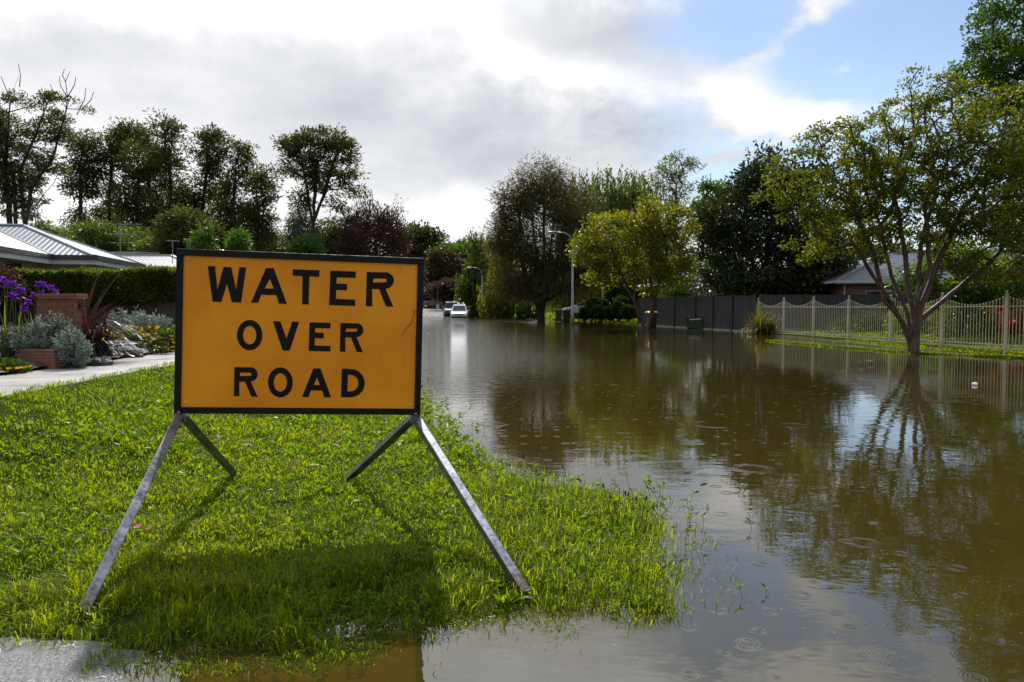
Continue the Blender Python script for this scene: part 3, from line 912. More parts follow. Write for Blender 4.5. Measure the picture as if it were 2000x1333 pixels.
def shell_leaves(c, r, n, Lf, Wf, zmin=None, lump=.18, up=.3, seed=0):
    d = unit(rng.normal(size=(n, 3)))
    k = 1 + lump * (vnoise(d[:, 0] * 3 + 10 + seed, d[:, 1] * 3 + d[:, 2] * 2.3, 6) - .5) * 2
    P = np.asarray(c) + d * np.asarray(r) * (k * (1 - .25 * rng.random(n) ** 2))[:, None]
    D = unit(d * .8 + rng.normal(size=(n, 3)) * .6 + np.array([0, 0, up]))
    T = np.clip(.35 + .3 * (k - 1) / max(lump, .01) + rng.normal(size=n) * .18, 0, 1)
    if zmin is not None:
        ok = P[:, 2] > zmin; P, D, T = P[ok], D[ok], T[ok]
    V, Fq = leaves(P, D, Lf * rng.uniform(.6, 1.3, len(P)), Wf * rng.uniform(.7, 1.3, len(P)))
    return V, Fq, np.repeat(T, 4)


def shrub(name, label, c, r, n, Lf, Wf, lmat, cat='shrub', group=None, lump=.18, up=.3, stem=True, bark=None):
    c = np.array(c, float); r = np.array(r, float)
    z0 = gz(c[0], c[1])
    root = empty(name, (c[0], c[1], z0)); tag(root, label, cat, group)
    V, Fq, T = shell_leaves(c, r, n, Lf, Wf, max(z0, -.02) + .02, lump, up, c[0])
    V2, F2, T2 = shell_leaves(c, r * .72, n // 3, Lf * 1.3, Wf * 1.6, max(z0, -.02) + .02, lump, up, c[0])
    np_mesh('foliage', np.concatenate([V, V2]), [np.concatenate([Fq, F2 + len(V)])], lmat, root, attr=np.concatenate([T, T2]))
    segs = []
    for k in range(9):
        d = unit(np.array([rng.normal(), rng.normal(), 1.2])); b0 = np.array([c[0] + rng.normal() * r[0] * .1, c[1] + rng.normal() * r[1] * .1, z0 - .05])
        m_ = b0 + d * r[2] * .8; segs += [(b0, m_, .03, .02), (m_, c + unit(rng.normal(size=3)) * r * .7, .02, .006)]
    V, Fq = frusta(segs, 5)
    np_mesh('stem', V, [Fq], bark or M['bark_dark'], root)
    return root


def straps(c, n, length, width, spread=1.0, droop=.9, spreadbase=.05, up=1.0, seg=6, bias=None):
    """arching strap leaves -> V, F, T"""
    Vs = []; Fs = []; T = []; off = 0
    for k in range(n):
        a = rng.random() * 2 * math.pi if bias is None else rng.normal(bias, .55); L_ = length * rng.uniform(.55, 1.15); tilt = spread * rng.uniform(.15, 1)
        b0 = np.asarray(c) + np.array([rng.normal(), rng.normal(), 0]) * spreadbase
        d = np.array([math.cos(a), math.sin(a), 0]); s_ = np.array([-math.sin(a), math.cos(a), 0])
        ang = math.pi / 2 - tilt * .7; p = b0.copy(); w = width * rng.uniform(.7, 1.2)
        for i in range(seg + 1):
            f = i / seg; ww = w * (1 - f ** 2.2) * (.7 + .3 * min(1, f * 4)) + .001
            Vs += [p - s_ * ww / 2, p + s_ * ww / 2]
            p = p + (d * math.cos(ang) + np.array([0, 0, up]) * math.sin(ang)) * L_ / seg
            ang -= droop * rng.uniform(.6, 1.2) * tilt / seg * 2.2
        for i in range(seg): Fs.append((off + 2 * i, off + 2 * i + 1, off + 2 * i + 3, off + 2 * i + 2))
        tt = float(np.clip(rng.normal(.45, .25), 0, 1)); T += [tt] * (2 * seg + 2); off += 2 * seg + 2
    return np.array(Vs), np.array(Fs), np.array(T)


def strap_plant(name, label, c, n, length, width, m, spread=1.0, droop=.9, cat='plant', group=None, sb=.08, up=1.0, bias=None):
    root = empty(name, c); tag(root, label, cat, group)
    V, Fq, T = straps(c, n, length, width, spread, droop, sb, up, 8, bias)
    z0 = min(c[2], 0) if c[2] < 0 else c[2]
    V[:, 2] = np.maximum(V[:, 2], z0 + .012 + .02 * rng.random(len(V)))
    np_mesh('leaves', V, [Fq], m, root, attr=T)
    return root

# ------------------------------------------------------------------ grass
def blades(name, X, Y, h, w, m, bend=.5, tone=None, z=None):
    n = len(X)
    Z = g(X, Y) if z is None else z
    P = np.stack([X, Y, Z - .006], -1)
    a = rng.random(n) * 2 * math.pi; d = np.stack([np.cos(a), np.sin(a), np.zeros(n)], -1)
    a2 = a + math.pi / 2 + rng.normal(size=n) * .5; s_ = np.stack([np.cos(a2), np.sin(a2), np.zeros(n)], -1)
    bd = np.clip(rng.normal(bend, .28, n), .02, 1.2)[:, None]
    h = h[:, None]; w = w[:, None]; up = np.array([0, 0, 1.0])
    mid = P + up * h * .62 * (1 - .15 * bd) + d * bd * h * .28
    tip = P + up * h * (1 - .42 * bd) + d * bd * h * .95
    V = np.stack([P - s_ * w / 2, P + s_ * w / 2, mid + s_ * w * .42, mid - s_ * w * .42, tip], 1).reshape(-1, 3)
    b = np.arange(n)[:, None] * 5
    Fq = b + np.array([[0, 1, 2, 3]]); Ft = b + np.array([[3, 2, 4]])
    T = np.repeat(np.clip(tone if tone is not None else rng.random(n), 0, 1), 5)
    return V, Fq, Ft, T


def join(parts):
    Vs = []; q = []; tr = []; T = []; off = 0
    for V, Fq, Ft, t_ in parts:
        Vs.append(V); q.append(Fq + off); T.append(t_)
        if Ft is not None: tr.append(Ft + off)
        off += len(V)
    return np.concatenate(Vs), [np.concatenate(q)] + ([np.concatenate(tr)] if tr else []), np.concatenate(T)


def clumpy(X, Y, s=4): return vnoise(X * s, Y * s, 21) * .6 + vnoise(X * s * 3.1, Y * s * 3.1, 22) * .4


parts = []
for (y0, y1, dens, wd, hgt) in ((3.2, 4.2, 8600, .0066, .072), (4.2, 5.5, 6800, .0074, .060), (5.5, 7.5, 4300, .0090, .056), (7.5, 11, 2600, .0085, .055), (11, 17, 1100, .013, .055), (17, 30, 320, .022, .065)):
    xl = max(-5.6 if y0 < 11 else -7, -(y1) * .70)
    xr = 1.5 if y0 < 7.5 else .3
    n = int((y1 - y0) * (xr - xl) * dens)
    X = rng.uniform(xl, xr, n); Y = rng.uniform(y0, y1, n)
    z = g(X, Y); d = verge_d(X, Y)
    cl = clumpy(X, Y)
    keep = (z > -.010) & (d > -.22) & (X > -5.50 + np.interp(Y, [5, 17, 60], [0, 0, -3.6])) & (rng.random(n) < np.clip(.02 + cl * 1.55, 0, 1) * np.clip(.10 + d * 1.5 + (cl - .5) * 1.3, 0, 1))
    keep &= ~((Y < 3.34) & (X < -1.75))
    bare = np.exp(-(((X + 4.6) / .8) ** 2 + ((Y - 7.2) / 1.0) ** 2))
    keep &= rng.random(n) > bare * .75
    X, Y, cl = X[keep], Y[keep], cl[keep]
    edge = np.clip(1 - (Y - 3.3) / 1.0, 0, 1)
    h = hgt * (.25 + 1.35 * cl) * rng.uniform(.45, 1.4, len(X)) * (1 + .55 * edge)
    parts.append(blades('g', X, Y, h, wd * rng.uniform(.5, 1.7, len(X)), None, .72, .02 + .42 * cl * rng.uniform(.5, 1.3, len(X)) + .46 * vnoise(X * 1.1, Y * 1.1, 77) - .06 + .16 * rng.normal(size=len(X))))
# taller rank grass on the wet corner and drowned stems in the shallows
def scatter(n, xa, xb, ya, yb, zlo, zhi, h0, h1, w0, bend, dens_fn=None, tone=.45):
    X = rng.uniform(xa, xb, n); Y = rng.uniform(ya, yb, n); z = g(X, Y)
    k = (z > zlo) & (z < zhi)
    if dens_fn is not None: k &= rng.random(n) < dens_fn(X, Y, z)
    X, Y = X[k], Y[k]
    parts.append(blades('g', X, Y, rng.uniform(h0, h1, len(X)), w0 * rng.uniform(.6, 1.3, len(X)), None, bend, tone + .28 * rng.normal(size=len(X))))


scatter(16000, -.3, 1.3, 3.6, 6.0, -.02, .08, .05, .15, .0052, .75, lambda X, Y, z: np.clip(clumpy(X, Y, 3) * 1.5 - .35, 0, 1))
scatter(5200, -.6, 1.35, 3.6, 7.6, -.075, -.005, .07, .15, .0045, .65, lambda X, Y, z: np.clip(clumpy(X, Y, 2.5) * 1.9 - .5, 0, 1))
scatter(6500, -2.2, .6, 6.0, 16, -.06, .0, .05, .11, .007, .45, lambda X, Y, z: np.clip(clumpy(X, Y, 1.8) * 1.7 - .62, 0, 1))
scatter(9000, -2.4, .9, 3.2, 4.0, -.02, .06, .06, .13, .0046, .85, lambda X, Y, z: np.clip(clumpy(X, Y, 4) * 1.6 - .4, 0, 1))
scatter(15000, -1.7, .3, 3.0, 3.75, -.06, .03, .04, .10, .0045, .9, lambda X, Y, z: np.clip(clumpy(X, Y, 5) * 1.8 - .62, 0, 1), .3)
# little blades at the edges of the footpath
X = -5.54 + rng.normal(size=1500) * .04; Y = rng.uniform(5.5, 18, 1500)
parts.append(blades('g', X, Y, rng.uniform(.04, .10, 1500), np.full(1500, .008), None, .8, rng.uniform(.2, .7, 1500), path_z(X, Y) + .02))
V, Fs, T = join(parts)
tag(np_mesh('grass', V, Fs, L['grass'], attr=T), 'sunlit green lawn grass around the legs of the orange sign', 'grass', kind='stuff')

# dry thatch lying among the green
n = 9000
X = rng.uniform(-4.6, .8, n); Y = 3.35 + 9 * rng.random(n) ** 1.6
k = (verge_d(X, Y) > -.05) & (X > -Y * .68) & (rng.random(n) < np.clip(vnoise(X * 2.3, Y * 2.3, 55) * 2.2 - .8, 0, 1))
X, Y = X[k], Y[k]; n = len(X); sc = np.clip(Y / 4.5, .8, 2)
V, Fq, Ft, T = blades('g', X, Y, rng.uniform(.03, .065, n) * sc ** .5, .0042 * sc * rng.uniform(.6, 1.3, n), None, 1.0, rng.random(n))
tag(np_mesh('dry_grass', V, [Fq, Ft], L['debris'], attr=T), 'thin straw coloured dead blades mixed through the lawn', 'dry grass', kind='stuff')
# broad weed leaves and clover among the blades
WP = []; n = 24000
X = rng.uniform(-4.5, 1.4, n); Y = 3.25 + 8.5 * rng.random(n) ** 1.6
z = g(X, Y); cl = clumpy(X, Y, 2.2)
k = (z > -.03) & (verge_d(X, Y) > -.2) & (X > -Y * .68) & (rng.random(n) < np.clip(cl * 1.8 - .5, 0, 1)) & ~((Y < 3.32) & (X < -1.9))
X, Y, z = X[k], Y[k], z[k]; n = len(X)
a = rng.random(n) * 2 * math.pi
D = unit(np.stack([np.cos(a), np.sin(a), rng.uniform(.1, 1.0, n)], -1))
sc = np.clip(Y / 4.5, .8, 2)
V, Fq = leaves(np.stack([X, Y, z + .012 + .035 * rng.random(n)], -1), D, rng.uniform(.02, .062, n) * sc, rng.uniform(.010, .021, n) * sc)
V[:, 2] = np.maximum(V[:, 2], .004)
tag(np_mesh('weeds', V, [Fq], L['weed'], attr=np.repeat(rng.random(n), 4)), 'low broad leaved weeds and clover mixed into the lawn', 'weeds', kind='stuff')

# weeds and seed stalks standing up through the shallows
n = 5200
X = rng.uniform(-2.2, 1.6, n); Y = 3.2 + 12 * rng.random(n) ** 1.5
d = verge_d(X, Y); cl = clumpy(X, Y, 2.0)
k = (d < .18) & (d > -1.0) & (rng.random(n) < np.exp(-np.abs(d) / np.where(Y < 6.5, .30, .17)) * np.clip(cl * 2.2 - .6, 0, 1)) & (Y > 3.45 + .25 * (X > -.3))
X, Y, d = X[k], Y[k], d[k]; n = len(X); sc = np.clip(Y / 5, .75, 1.25)
hgt_ = rng.uniform(.03, .11, n) * np.where(Y < 6.5, 1, .75) * np.where(rng.random(n) < .12, 1.9, 1)
segs = []; PP = []; DD = []; LL = []; TT = []
for i in range(n):
    b0 = np.array([X[i], Y[i], -.03]); e = b0 + np.array([rng.normal() * .03, rng.normal() * .03, hgt_[i] + .03])
    segs.append((b0, e, .0014 * sc[i], .0011 * sc[i]))
    for q in range(rng.integers(2, 7)):
        f = rng.uniform(.45, 1); PP.append(b0 + (e - b0) * f); a = rng.random() * 6.28
        DD.append((math.cos(a), math.sin(a), rng.uniform(-.2, 1.1))); LL.append(rng.uniform(.018, .055) * sc[i]); TT.append(rng.random())
PP = np.array(PP); PP[:, 2] = np.maximum(PP[:, 2], .006); LL = np.array(LL)
V, Fq = leaves(PP, unit(np.array(DD)), LL, LL * rng.uniform(.25, .5, len(LL)))
V[:, 2] = np.maximum(V[:, 2], .003)
V2, F2 = frusta(segs, 4)
tag(np_mesh('weeds', np.concatenate([V, V2]), [np.concatenate([Fq, F2 + len(V)])], L['weed'], attr=np.concatenate([np.repeat(np.array(TT), 4), np.full(len(V2), .1)])), 'sparse drowned weeds poking out of the shallow water beside the lawn', 'weeds', kind='stuff')
# lawns and verges on the far bank
parts = []
def far_grass(n, xa, xb, ya, yb, h, w, cond):
    X = rng.uniform(xa, xb, n); Y = rng.uniform(ya, yb, n); z = g(X, Y)
    k = cond(X, Y, z); X, Y = X[k], Y[k]
    parts.append(blades('g', X, Y, h * rng.uniform(.5, 1.3, len(X)), np.full(len(X), w), None, .5, .35 + .3 * rng.random(len(X)) + .15 * clumpy(X, Y, 1)))


def behind(X, Y):   # signed distance behind the cream fence
    d = (FENCE_B - FENCE_A) / np.linalg.norm(FENCE_B - FENCE_A)
    return (X - FENCE_A[0]) * d[1] - (Y - FENCE_A[1]) * d[0]


far_grass(26000, 9.5, 20, 17, 31, .05, .016, lambda X, Y, z: (z > -.005) & (behind(X, Y) < .6))
far_grass(26000, 12, 30, 20, 44, .06, .03, lambda X, Y, z: (z > .02) & (behind(X, Y) > .2))
far_grass(26000, -14, 16, 56, 100, .10, .06, lambda X, Y, z: (z > -.01) & (poly_dist(np.stack([X, Y], -1), RIGHT)[1] > 0))
far_grass(9000, -34, -8, 22, 90, .10, .06, lambda X, Y, z: (z > .1) & (X < np.interp(Y, XE_Y, XE_X) - 4))
V, Fs, T = join(parts)
tag(np_mesh('grass', V, Fs, L['grass'], attr=T), 'lawn and grass bank along the far side of the flood', 'grass', kind='stuff')

# plantain weeds with dark flower heads standing in the shallows
def plantain(px, py, label, nst=4, hmax=.26, nleaf=9):
    z = 0.0
    p = at(px, py, z); p[2] = max(gz(p[0], p[1]), -.03)
    root = empty('plantain_weed', p); tag(root, label, 'weed', 'plantain weeds along the waterline')
    V, Fq, T = straps(p, nleaf, .16, .022, 1.0, .8, .02)
    np_mesh('leaves', V, [Fq], L['weed'], root, attr=T)
    for k in range(nst):
        a = rng.random() * 6.28; h_ = hmax * rng.uniform(.65, 1.1); tl = rng.uniform(.02, .07)
        q = p + np.array([rng.normal() * .03, rng.normal() * .03, 0]); e = q + np.array([math.cos(a) * tl, math.sin(a) * tl, h_])
        mb = MB().tube([q, (q + e) / 2 + np.array([.006, 0, 0]), e], [.0016, .0014, .0012], 5)
        mb.tube([e, e + (e - q) * .04, e + (e - q) * .09, e + (e - q) * .12], [.002, .0062, .0055, .001], 7)
        o = mb.build('stalk', L['stalk'], root)


plantain(1205, 1045, 'plantain weed with the tallest dark flower heads near the grass point', 5, .27)
plantain(1245, 1050, 'bushy plantain weed at the outer point of the flooded grass', 4, .24, 12)
plantain(1275, 990, 'small plantain weed standing in open water off the grass point', 3, .16)
plantain(1040, 1005, 'plantain weed with thin stalks beside the sign foot', 3, .24)
plantain(775, 1120, 'lone plantain with one tall stalk in the lawn under the sign', 2, .26, 10)
plantain(1000, 960, 'slender plantain weed at the edge of the bright shallows', 2, .2, 6)
plantain(985, 1180, 'plantain weed reflected in the puddle by the right sign foot', 2, .15, 12)
plantain(1130, 1130, 'broad leaved plantain in the thick grass by the open puddle', 2, .16, 14)
plantain(590, 1075, 'broad leaved plantain in the lawn between the sign legs', 0, .2, 12)


# fallen leaves and petals
def flat_bit(name, px, py, label, cat, m, sz, asp=.5, curl=.25, lift=.045, group=None, z=None):
    zz = .1
    for k in range(10):
        p = at(px, py, zz); zz = (gz(p[0], p[1]) + lift) if z is None else z
    p = at(px, py, zz)
    a = rng.random() * 6.28
    n = 7; mb = MB(); V = []
    for i in range(n):
        f = i / (n - 1); w = math.sin(math.pi * min(1, f * .96 + .02)) ** .8 * asp * sz / 2
        x = (f - .5) * sz; zc = curl * sz * (4 * (f - .5) ** 2 + .35 * math.sin(5 * f))
        for s_ in (-1, 0, 1):
            V.append(p + np.array([x * math.cos(a) - s_ * w * math.sin(a), x * math.sin(a) + s_ * w * math.cos(a), zc + (abs(s_) * curl * w * .8)]))
    Fq = []
    for i in range(n - 1):
        for j in range(2): Fq.append((3 * i + j, 3 * i + j + 1, 3 * i + j + 4, 3 * i + j + 3))
    o = np_mesh(name, np.array(V) - p, [np.array(Fq)], m, attr=np.full(len(V), rng.random()))
    o.location = p
    return tag(o, label, cat, group)


flat_bit('fallen_leaf', 525, 850, 'curled brown leaf lying on the lawn beneath the sign centre', 'leaf', L['deadleaf'], .11)
flat_bit('fallen_leaf', 475, 961, 'pale curled dead leaf by the left rear leg foot', 'leaf', L['deadleaf'], .09)
flat_bit('fallen_leaf', 383, 896, 'grey dead leaf left of the inner left leg', 'leaf', L['deadleaf'], .075)
flat_bit('fallen_leaf', 885, 1010, 'russet leaf lying in grass beside the right front leg', 'leaf', L['deadleaf'], .07)
flat_bit('fallen_leaf', 712, 862, 'small brown leaf near the top of the right rear leg', 'leaf', L['deadleaf'], .07)
flat_bit('fallen_leaf', 352, 1028, 'thin orange leaf right of the pink petals', 'leaf', L['deadleaf'], .05)
flat_bit('fallen_leaf', 207, 1035, 'dark crumpled leaf left of the front left leg', 'leaf', L['deadleaf'], .05)
flat_bit('fallen_leaf', 1375, 941, 'dark leaf floating on the water beyond the grass point', 'leaf', L['deadleaf'], .09, .5, .15, 0, None, .008)
flat_bit('flower_petal', 268, 1031, 'bright pink petal in the grass right of the front left leg', 'petal', L['petal'], .062, .7)
flat_bit('flower_petal', 290, 1034, 'coral petal touching the bright pink petal', 'petal', L['petal'], .055, .6)
flat_bit('flower_petal', 297, 993, 'small mauve petal above the pink petals', 'petal', L['petal'], .05, .5)
flat_bit('flower_petal', 283, 969, 'tiny red petal just beside the front left leg', 'petal', L['petal'], .03, .6)
p = at(1904, 753, 0)
mb = MB().loft([[(p[0] + r_ * math.cos(k * .785) * 1.2, p[1] + r_ * math.sin(k * .785), z_ + .01 * math.sin(k * 2.1)) for k in range(8)] for r_, z_ in ((.03, -.01), (.048, .01), (.042, .035), (.016, .045))])
tag(mb.build('floating_litter', M['litter'], smooth=True), 'small white lump of litter floating on open water at right', 'litter')
# plant bits floating on the near water
X = []; Y = []
for px, py, sx, sy, k in ((1780, 1130, 70, 30, 90), (1870, 1190, 60, 40, 60), (1500, 1160, 60, 25, 18), (1700, 1100, 60, 12, 50), (1640, 1240, 60, 20, 20), (1560, 1290, 120, 20, 14), (900, 1020, 220, 90, 0), (1400, 1000, 60, 60, 14), (1730, 1270, 40, 20, 16), (1150, 870, 160, 35, 60)):
    for i in range(k):
        p = at(px + random.gauss(0, sx), py + random.gauss(0, sy), 0); X.append(p[0]); Y.append(p[1])
xx = rng.uniform(-1.7, 1.4, 9000); yy = 3.1 + 9 * rng.random(9000) ** 1.6; dd_ = verge_d(xx, yy)
kk = (dd_ < -.0) & (dd_ > -.6) & (g(xx, yy) < -.002) & (rng.random(9000) < np.exp(dd_ / .13) * np.clip(vnoise(xx * 3, yy * 3, 91) * 2 - .6, 0, 1))
X = np.concatenate([X, xx[kk]]); Y = np.concatenate([Y, yy[kk]])
n = len(X); a = rng.random(n) * 6.28
V, Fq = leaves(np.stack([X, Y, np.full(n, .003)], -1), np.stack([np.cos(a), np.sin(a), np.zeros(n)], -1), rng.uniform(.008, .026, n), rng.uniform(.003, .006, n))
V[:, 2] = .0035 + .001 * rng.random(len(V))
tag(np_mesh('floating_debris', V, [Fq], L['debris'], attr=np.repeat(rng.random(n), 4)), 'scraps of straw and leaf drifting on the near water', 'debris', kind='stuff')

# ------------------------------------------------------------------ front garden, left
def gp(px, py):
    z = .5
    for k in range(12):
        p = at(px, py, z); z = gz(p[0], p[1])
    return np.array([p[0], p[1], z])


# brick letterbox pillar
YB = 12.9
def P3(px, py, Y): return pw(px, py, Y)
cr = P3(126, 590, YB)            # near right-hand corner, sets x
ztop = P3(115, 574, YB)[2]
root = empty('brick_letterbox', (cr[0] - .24, YB + .32, gz(cr[0], YB))); root.rotation_euler = (0, 0, R(12))
tag(root, 'red brick letterbox pillar with a slot, between irises and purple flax', 'letterbox')
hb = ztop - gz(cr[0], YB)
w2 = .30
mb = MB().box(-w2, w2, -.26, .26, -.1, hb - .09)
mb.box(-w2 - .03, w2 + .03, -.29, .29, hb - .088, hb)
mb.build('pillar', M['brick'], root, local=True, bevel=.004)
mb = MB().box(w2 + .028, w2 + .036, -.13, .13, hb - .24, hb - .14); mb.build('mail_slot', M['plastic_black'], root, local=True)
mb = MB().box(w2 + .037, w2 + .043, -.15, .15, hb - .14, hb - .125); mb.box(w2 + .037, w2 + .043, -.15, .15, hb - .255, hb - .24); mb.build('slot_trim', M['brick'], root, local=True)
# low brick planter
pc = P3(72, 688, 11.9)
zb = gz(pc[0], 12.0) + .10
root = empty('brick_planter', (pc[0], 12.05, zb)); root.rotation_euler = (0, 0, R(-12))
tag(root, 'low red brick planter wall holding silver foliage beside footpath', 'planter')
MB().box(-.32, .32, -.13, .13, -.15, .12).box(-.29, .31, -.12, .12, .122, .21).build('wall', M['brick'], root, local=True, bevel=.006)
MB().box(-.24, .26, .131, .5, -.1, .20).build('soil', M['mulch'], root, local=True)


def stem_bush(name, label, c, r, nst, lm, Lf, Wf, nl, cat='shrub', hgt=None):
    """many upright leafy stems"""
    z0 = gz(c[0], c[1]) + .03
    root = empty(name, (c[0], c[1], z0)); tag(root, label, cat)
    PP = []; DD = []; segs = []; TT = []
    for k in range(nst):
        a = rng.random() * 6.28; rr = math.sqrt(rng.random())
        b0 = np.array([c[0] + math.cos(a) * rr * r[0] * .6, c[1] + math.sin(a) * rr * r[1] * .6, z0 - .03])
        e = np.array([c[0] + math.cos(a) * rr * r[0], c[1] + math.sin(a) * rr * r[1], z0 + r[2] * (1 - .55 * rr ** 2) * rng.uniform(.75, 1.1)])
        segs.append((b0, e, .006, .003))
        f = .25 + .75 * rng.random(nl) ** .8
        P_ = b0 + (e - b0) * f[:, None] + rng.normal(size=(nl, 3)) * .008
        PP.append(P_); DD.append(unit(unit(e - b0) * .7 + rng.normal(size=(nl, 3)) * .75)); TT.append(np.clip(rng.normal(.5, .25) + rng.normal(size=nl) * .15, 0, 1))
    PP = np.concatenate(PP); DD = np.concatenate(DD); n = len(PP)
    V, Fq = leaves(PP, DD, Lf * rng.uniform(.6, 1.3, n), Wf * rng.uniform(.7, 1.3, n))
    np_mesh('foliage', V, [Fq], lm, root, attr=np.repeat(np.concatenate(TT), 4))
    V, Fq = frusta(segs, 4); np_mesh('stem', V, [Fq], M['bark_grey'], root)
    return root


c = pw(95, 650, 12.5); stem_bush('silver_bush', 'silver grey leafy bush in front of the brick letterbox', c, (.55, .42, .80), 150, L['silver'], .085, .022, 34)
c = pw(140, 670, 12.1); stem_bush('silver_bush', 'lower silver bush spilling over the brick planter end', c, (.30, .28, .58), 90, L['silver'], .08, .022, 30)
c = pw(4, 640, 12.8); stem_bush('dark_bush', 'dark grey green bush at the left edge under the irises', c, (.65, .5, .62), 110, L['greygreen'], .06, .016, 34)
c = pw(268, 625, 20.5); stem_bush('silver_bush', 'small grey bush against the paling fence', c, (1.1, .5, .75), 80, L['silver'], .13, .035, 22)
c = pw(225, 640, 17); stem_bush('grey_shrublet', 'dim grey shrublet behind the purple flax', c, (.5, .4, .5), 50, L['greygreen'], .1, .03, 22)


def iris(px, py, Y, label, nf=2):
    e0 = pw(px, py, Y); z0 = gz(e0[0], Y)
    root = empty('iris', (e0[0], Y, z0)); tag(root, label, 'flower', 'purple irises in the front garden')
    V, Fq, T = straps((e0[0], Y, z0), 12, (e0[2] - z0) * .75, .035, .45, .4, .06)
    np_mesh('leaves', V, [Fq], L['irisleaf'], root, attr=T)
    for k in range(nf):
        e = e0 + np.array([random.uniform(-.12, .12), random.uniform(-.1, .1), random.uniform(-.16, .03)]) if k else e0
        MB().tube([(e0[0], Y, z0), (e[0] * .5 + e0[0] * .5, e[1] * .5 + Y * .5, (z0 + e[2]) / 2), e], [.008, .007, .006], 6).build('stem', L['irisleaf'], root)
        PP = []; DD = []
        for j in range(6):
            a = j * math.pi / 3; upw = 1.1 if j % 2 == 0 else -.45
            for q in range(3):
                PP.append(e + np.array([0, 0, .01])); DD.append(np.array([math.cos(a + (q - 1) * .35), math.sin(a + (q - 1) * .35), upw]))
        V, Fq = leaves(np.array(PP), unit(np.array(DD)), .078 * rng.uniform(.8, 1.15, len(PP)), .05)
        np_mesh('flower', V, [Fq], L['irisflower'], root, attr=np.repeat(rng.random(len(PP)), 4))


for q in ((8, 548, 12.8, 'purple iris at the far left edge of the garden', 3), (38, 568, 13.0, 'iris second from the left edge, slightly lower', 2), (75, 557, 13.2, 'tallest purple iris just left of the brick letterbox', 3),
          (66, 578, 12.9, 'iris in front of the tallest one', 3), (101, 564, 13.6, 'iris rising behind the brick letterbox top', 2), (30, 582, 12.6, 'paler mauve iris low beside the dark bush', 2), (55, 592, 12.5, 'lowest iris above the silver bush', 2)):
    iris(*q)
# purple flax
c = pw(170, 640, 13.4); c[2] = gz(c[0], c[1]) + .1
strap_plant('flax_plant', 'dark purple flax drooping onto the mulch beside the brick letterbox', c, 210, 1.05, .04, L['flax'], 1.35, 1.55, sb=.16, bias=-.35)
c = pw(158, 610, 13.7); c[2] = gz(c[0], c[1]) + .35
strap_plant('flax_plant', 'bronze flax with long arching blades behind the letterbox', c, 46, 1.5, .042, L['flax'], 1.2, 1.0, sb=.08, bias=.1)
# yellow flower bed
def flower_mound(label, px, py, Y, r, nf, nl):
    c = pw(px, py, Y); z0 = gz(c[0], Y)
    root = empty('flower_mound', (c[0], Y, z0)); tag(root, label, 'flowers')
    V, Fq, T = shell_leaves((c[0], Y, z0), r, nl, .11, .04, z0 + .03, .25, .5, c[0])
    np_mesh('foliage', V, [Fq], L['box'], root, attr=T)
    d = unit(rng.normal(size=(nf, 3)) * np.array([1, 1, .8]) + np.array([0, 0, .9]))
    PP = np.array([c[0], Y, z0]) + d * np.array(r) * rng.uniform(.9, 1.1, (nf, 1)); PP[:, 2] = np.maximum(PP[:, 2], z0 + .1)
    Pr = np.repeat(PP, 5, 0); a = np.tile(np.arange(5) * 1.2566, nf) + np.repeat(rng.random(nf) * 6, 5)
    V, Fq = leaves(Pr, unit(np.stack([np.cos(a), np.sin(a), np.full(len(a), .45)], -1)), .05, .04)
    tag(np_mesh('flowers', V, [Fq], L['yellowflower'], root, attr=np.repeat(rng.random(len(Pr)), 4)), kind='stuff')


flower_mound('mound of yellow flowers along the footpath near the paling fence', 285, 672, 16.5, (.95, .8, .48), 240, 3600)
flower_mound('smaller yellow flower mound beyond the wet dark rocks', 245, 655, 18.0, (.7, .6, .42), 110, 1800)
flower_mound('yellow flowers half hidden by the left edge of the sign', 338, 668, 16.0, (.5, .7, .46), 90, 1600)
flower_mound('tiny yellow ground cover at the bottom left by the footpath', 6, 716, 11.2, (.32, .35, .16), 50, 1300)
c = gp(8, 700); shrub('ground_cover_plant', 'rust red ground cover plant at the left edge of the mulch', c, (.30, .35, .16), 900, .05, .02, L['red'])


def rock(px, py, Y, r, label):
    c = pw(px, py, Y); z0 = gz(c[0], Y)
    u = np.linspace(0, math.pi, 8); v = np.linspace(0, 2 * math.pi, 13)[:-1]
    rings = [[(c[0] + r[0] * math.sin(a) * math.cos(b) * (1 + .3 * (float(vnoise(np.array([a * 2 + px]), np.array([b * 1.7]), 4)[0]) - .5)), Y + r[1] * math.sin(a) * math.sin(b), z0 + .05 + r[2] * math.cos(a) * (1 + .4 * (float(vnoise(np.array([a * 3]), np.array([b * 2 + px]), 5)[0]) - .5))) for b in v] for a in u[1:-1]]
    o = MB().loft(rings).build('rock', M['rock'])
    o.location = (0, 0, 0)
    tag(o, label, 'rock', 'garden rocks')


rock(246, 665, 14.6, (.34, .28, .17), 'flat wet rock before the yellow flowers')
rock(232, 650, 15.6, (.42, .30, .20), 'large dark rock behind the flat wet rock')
rock(192, 678, 12.6, (.22, .2, .10), 'small rock half under the purple flax')

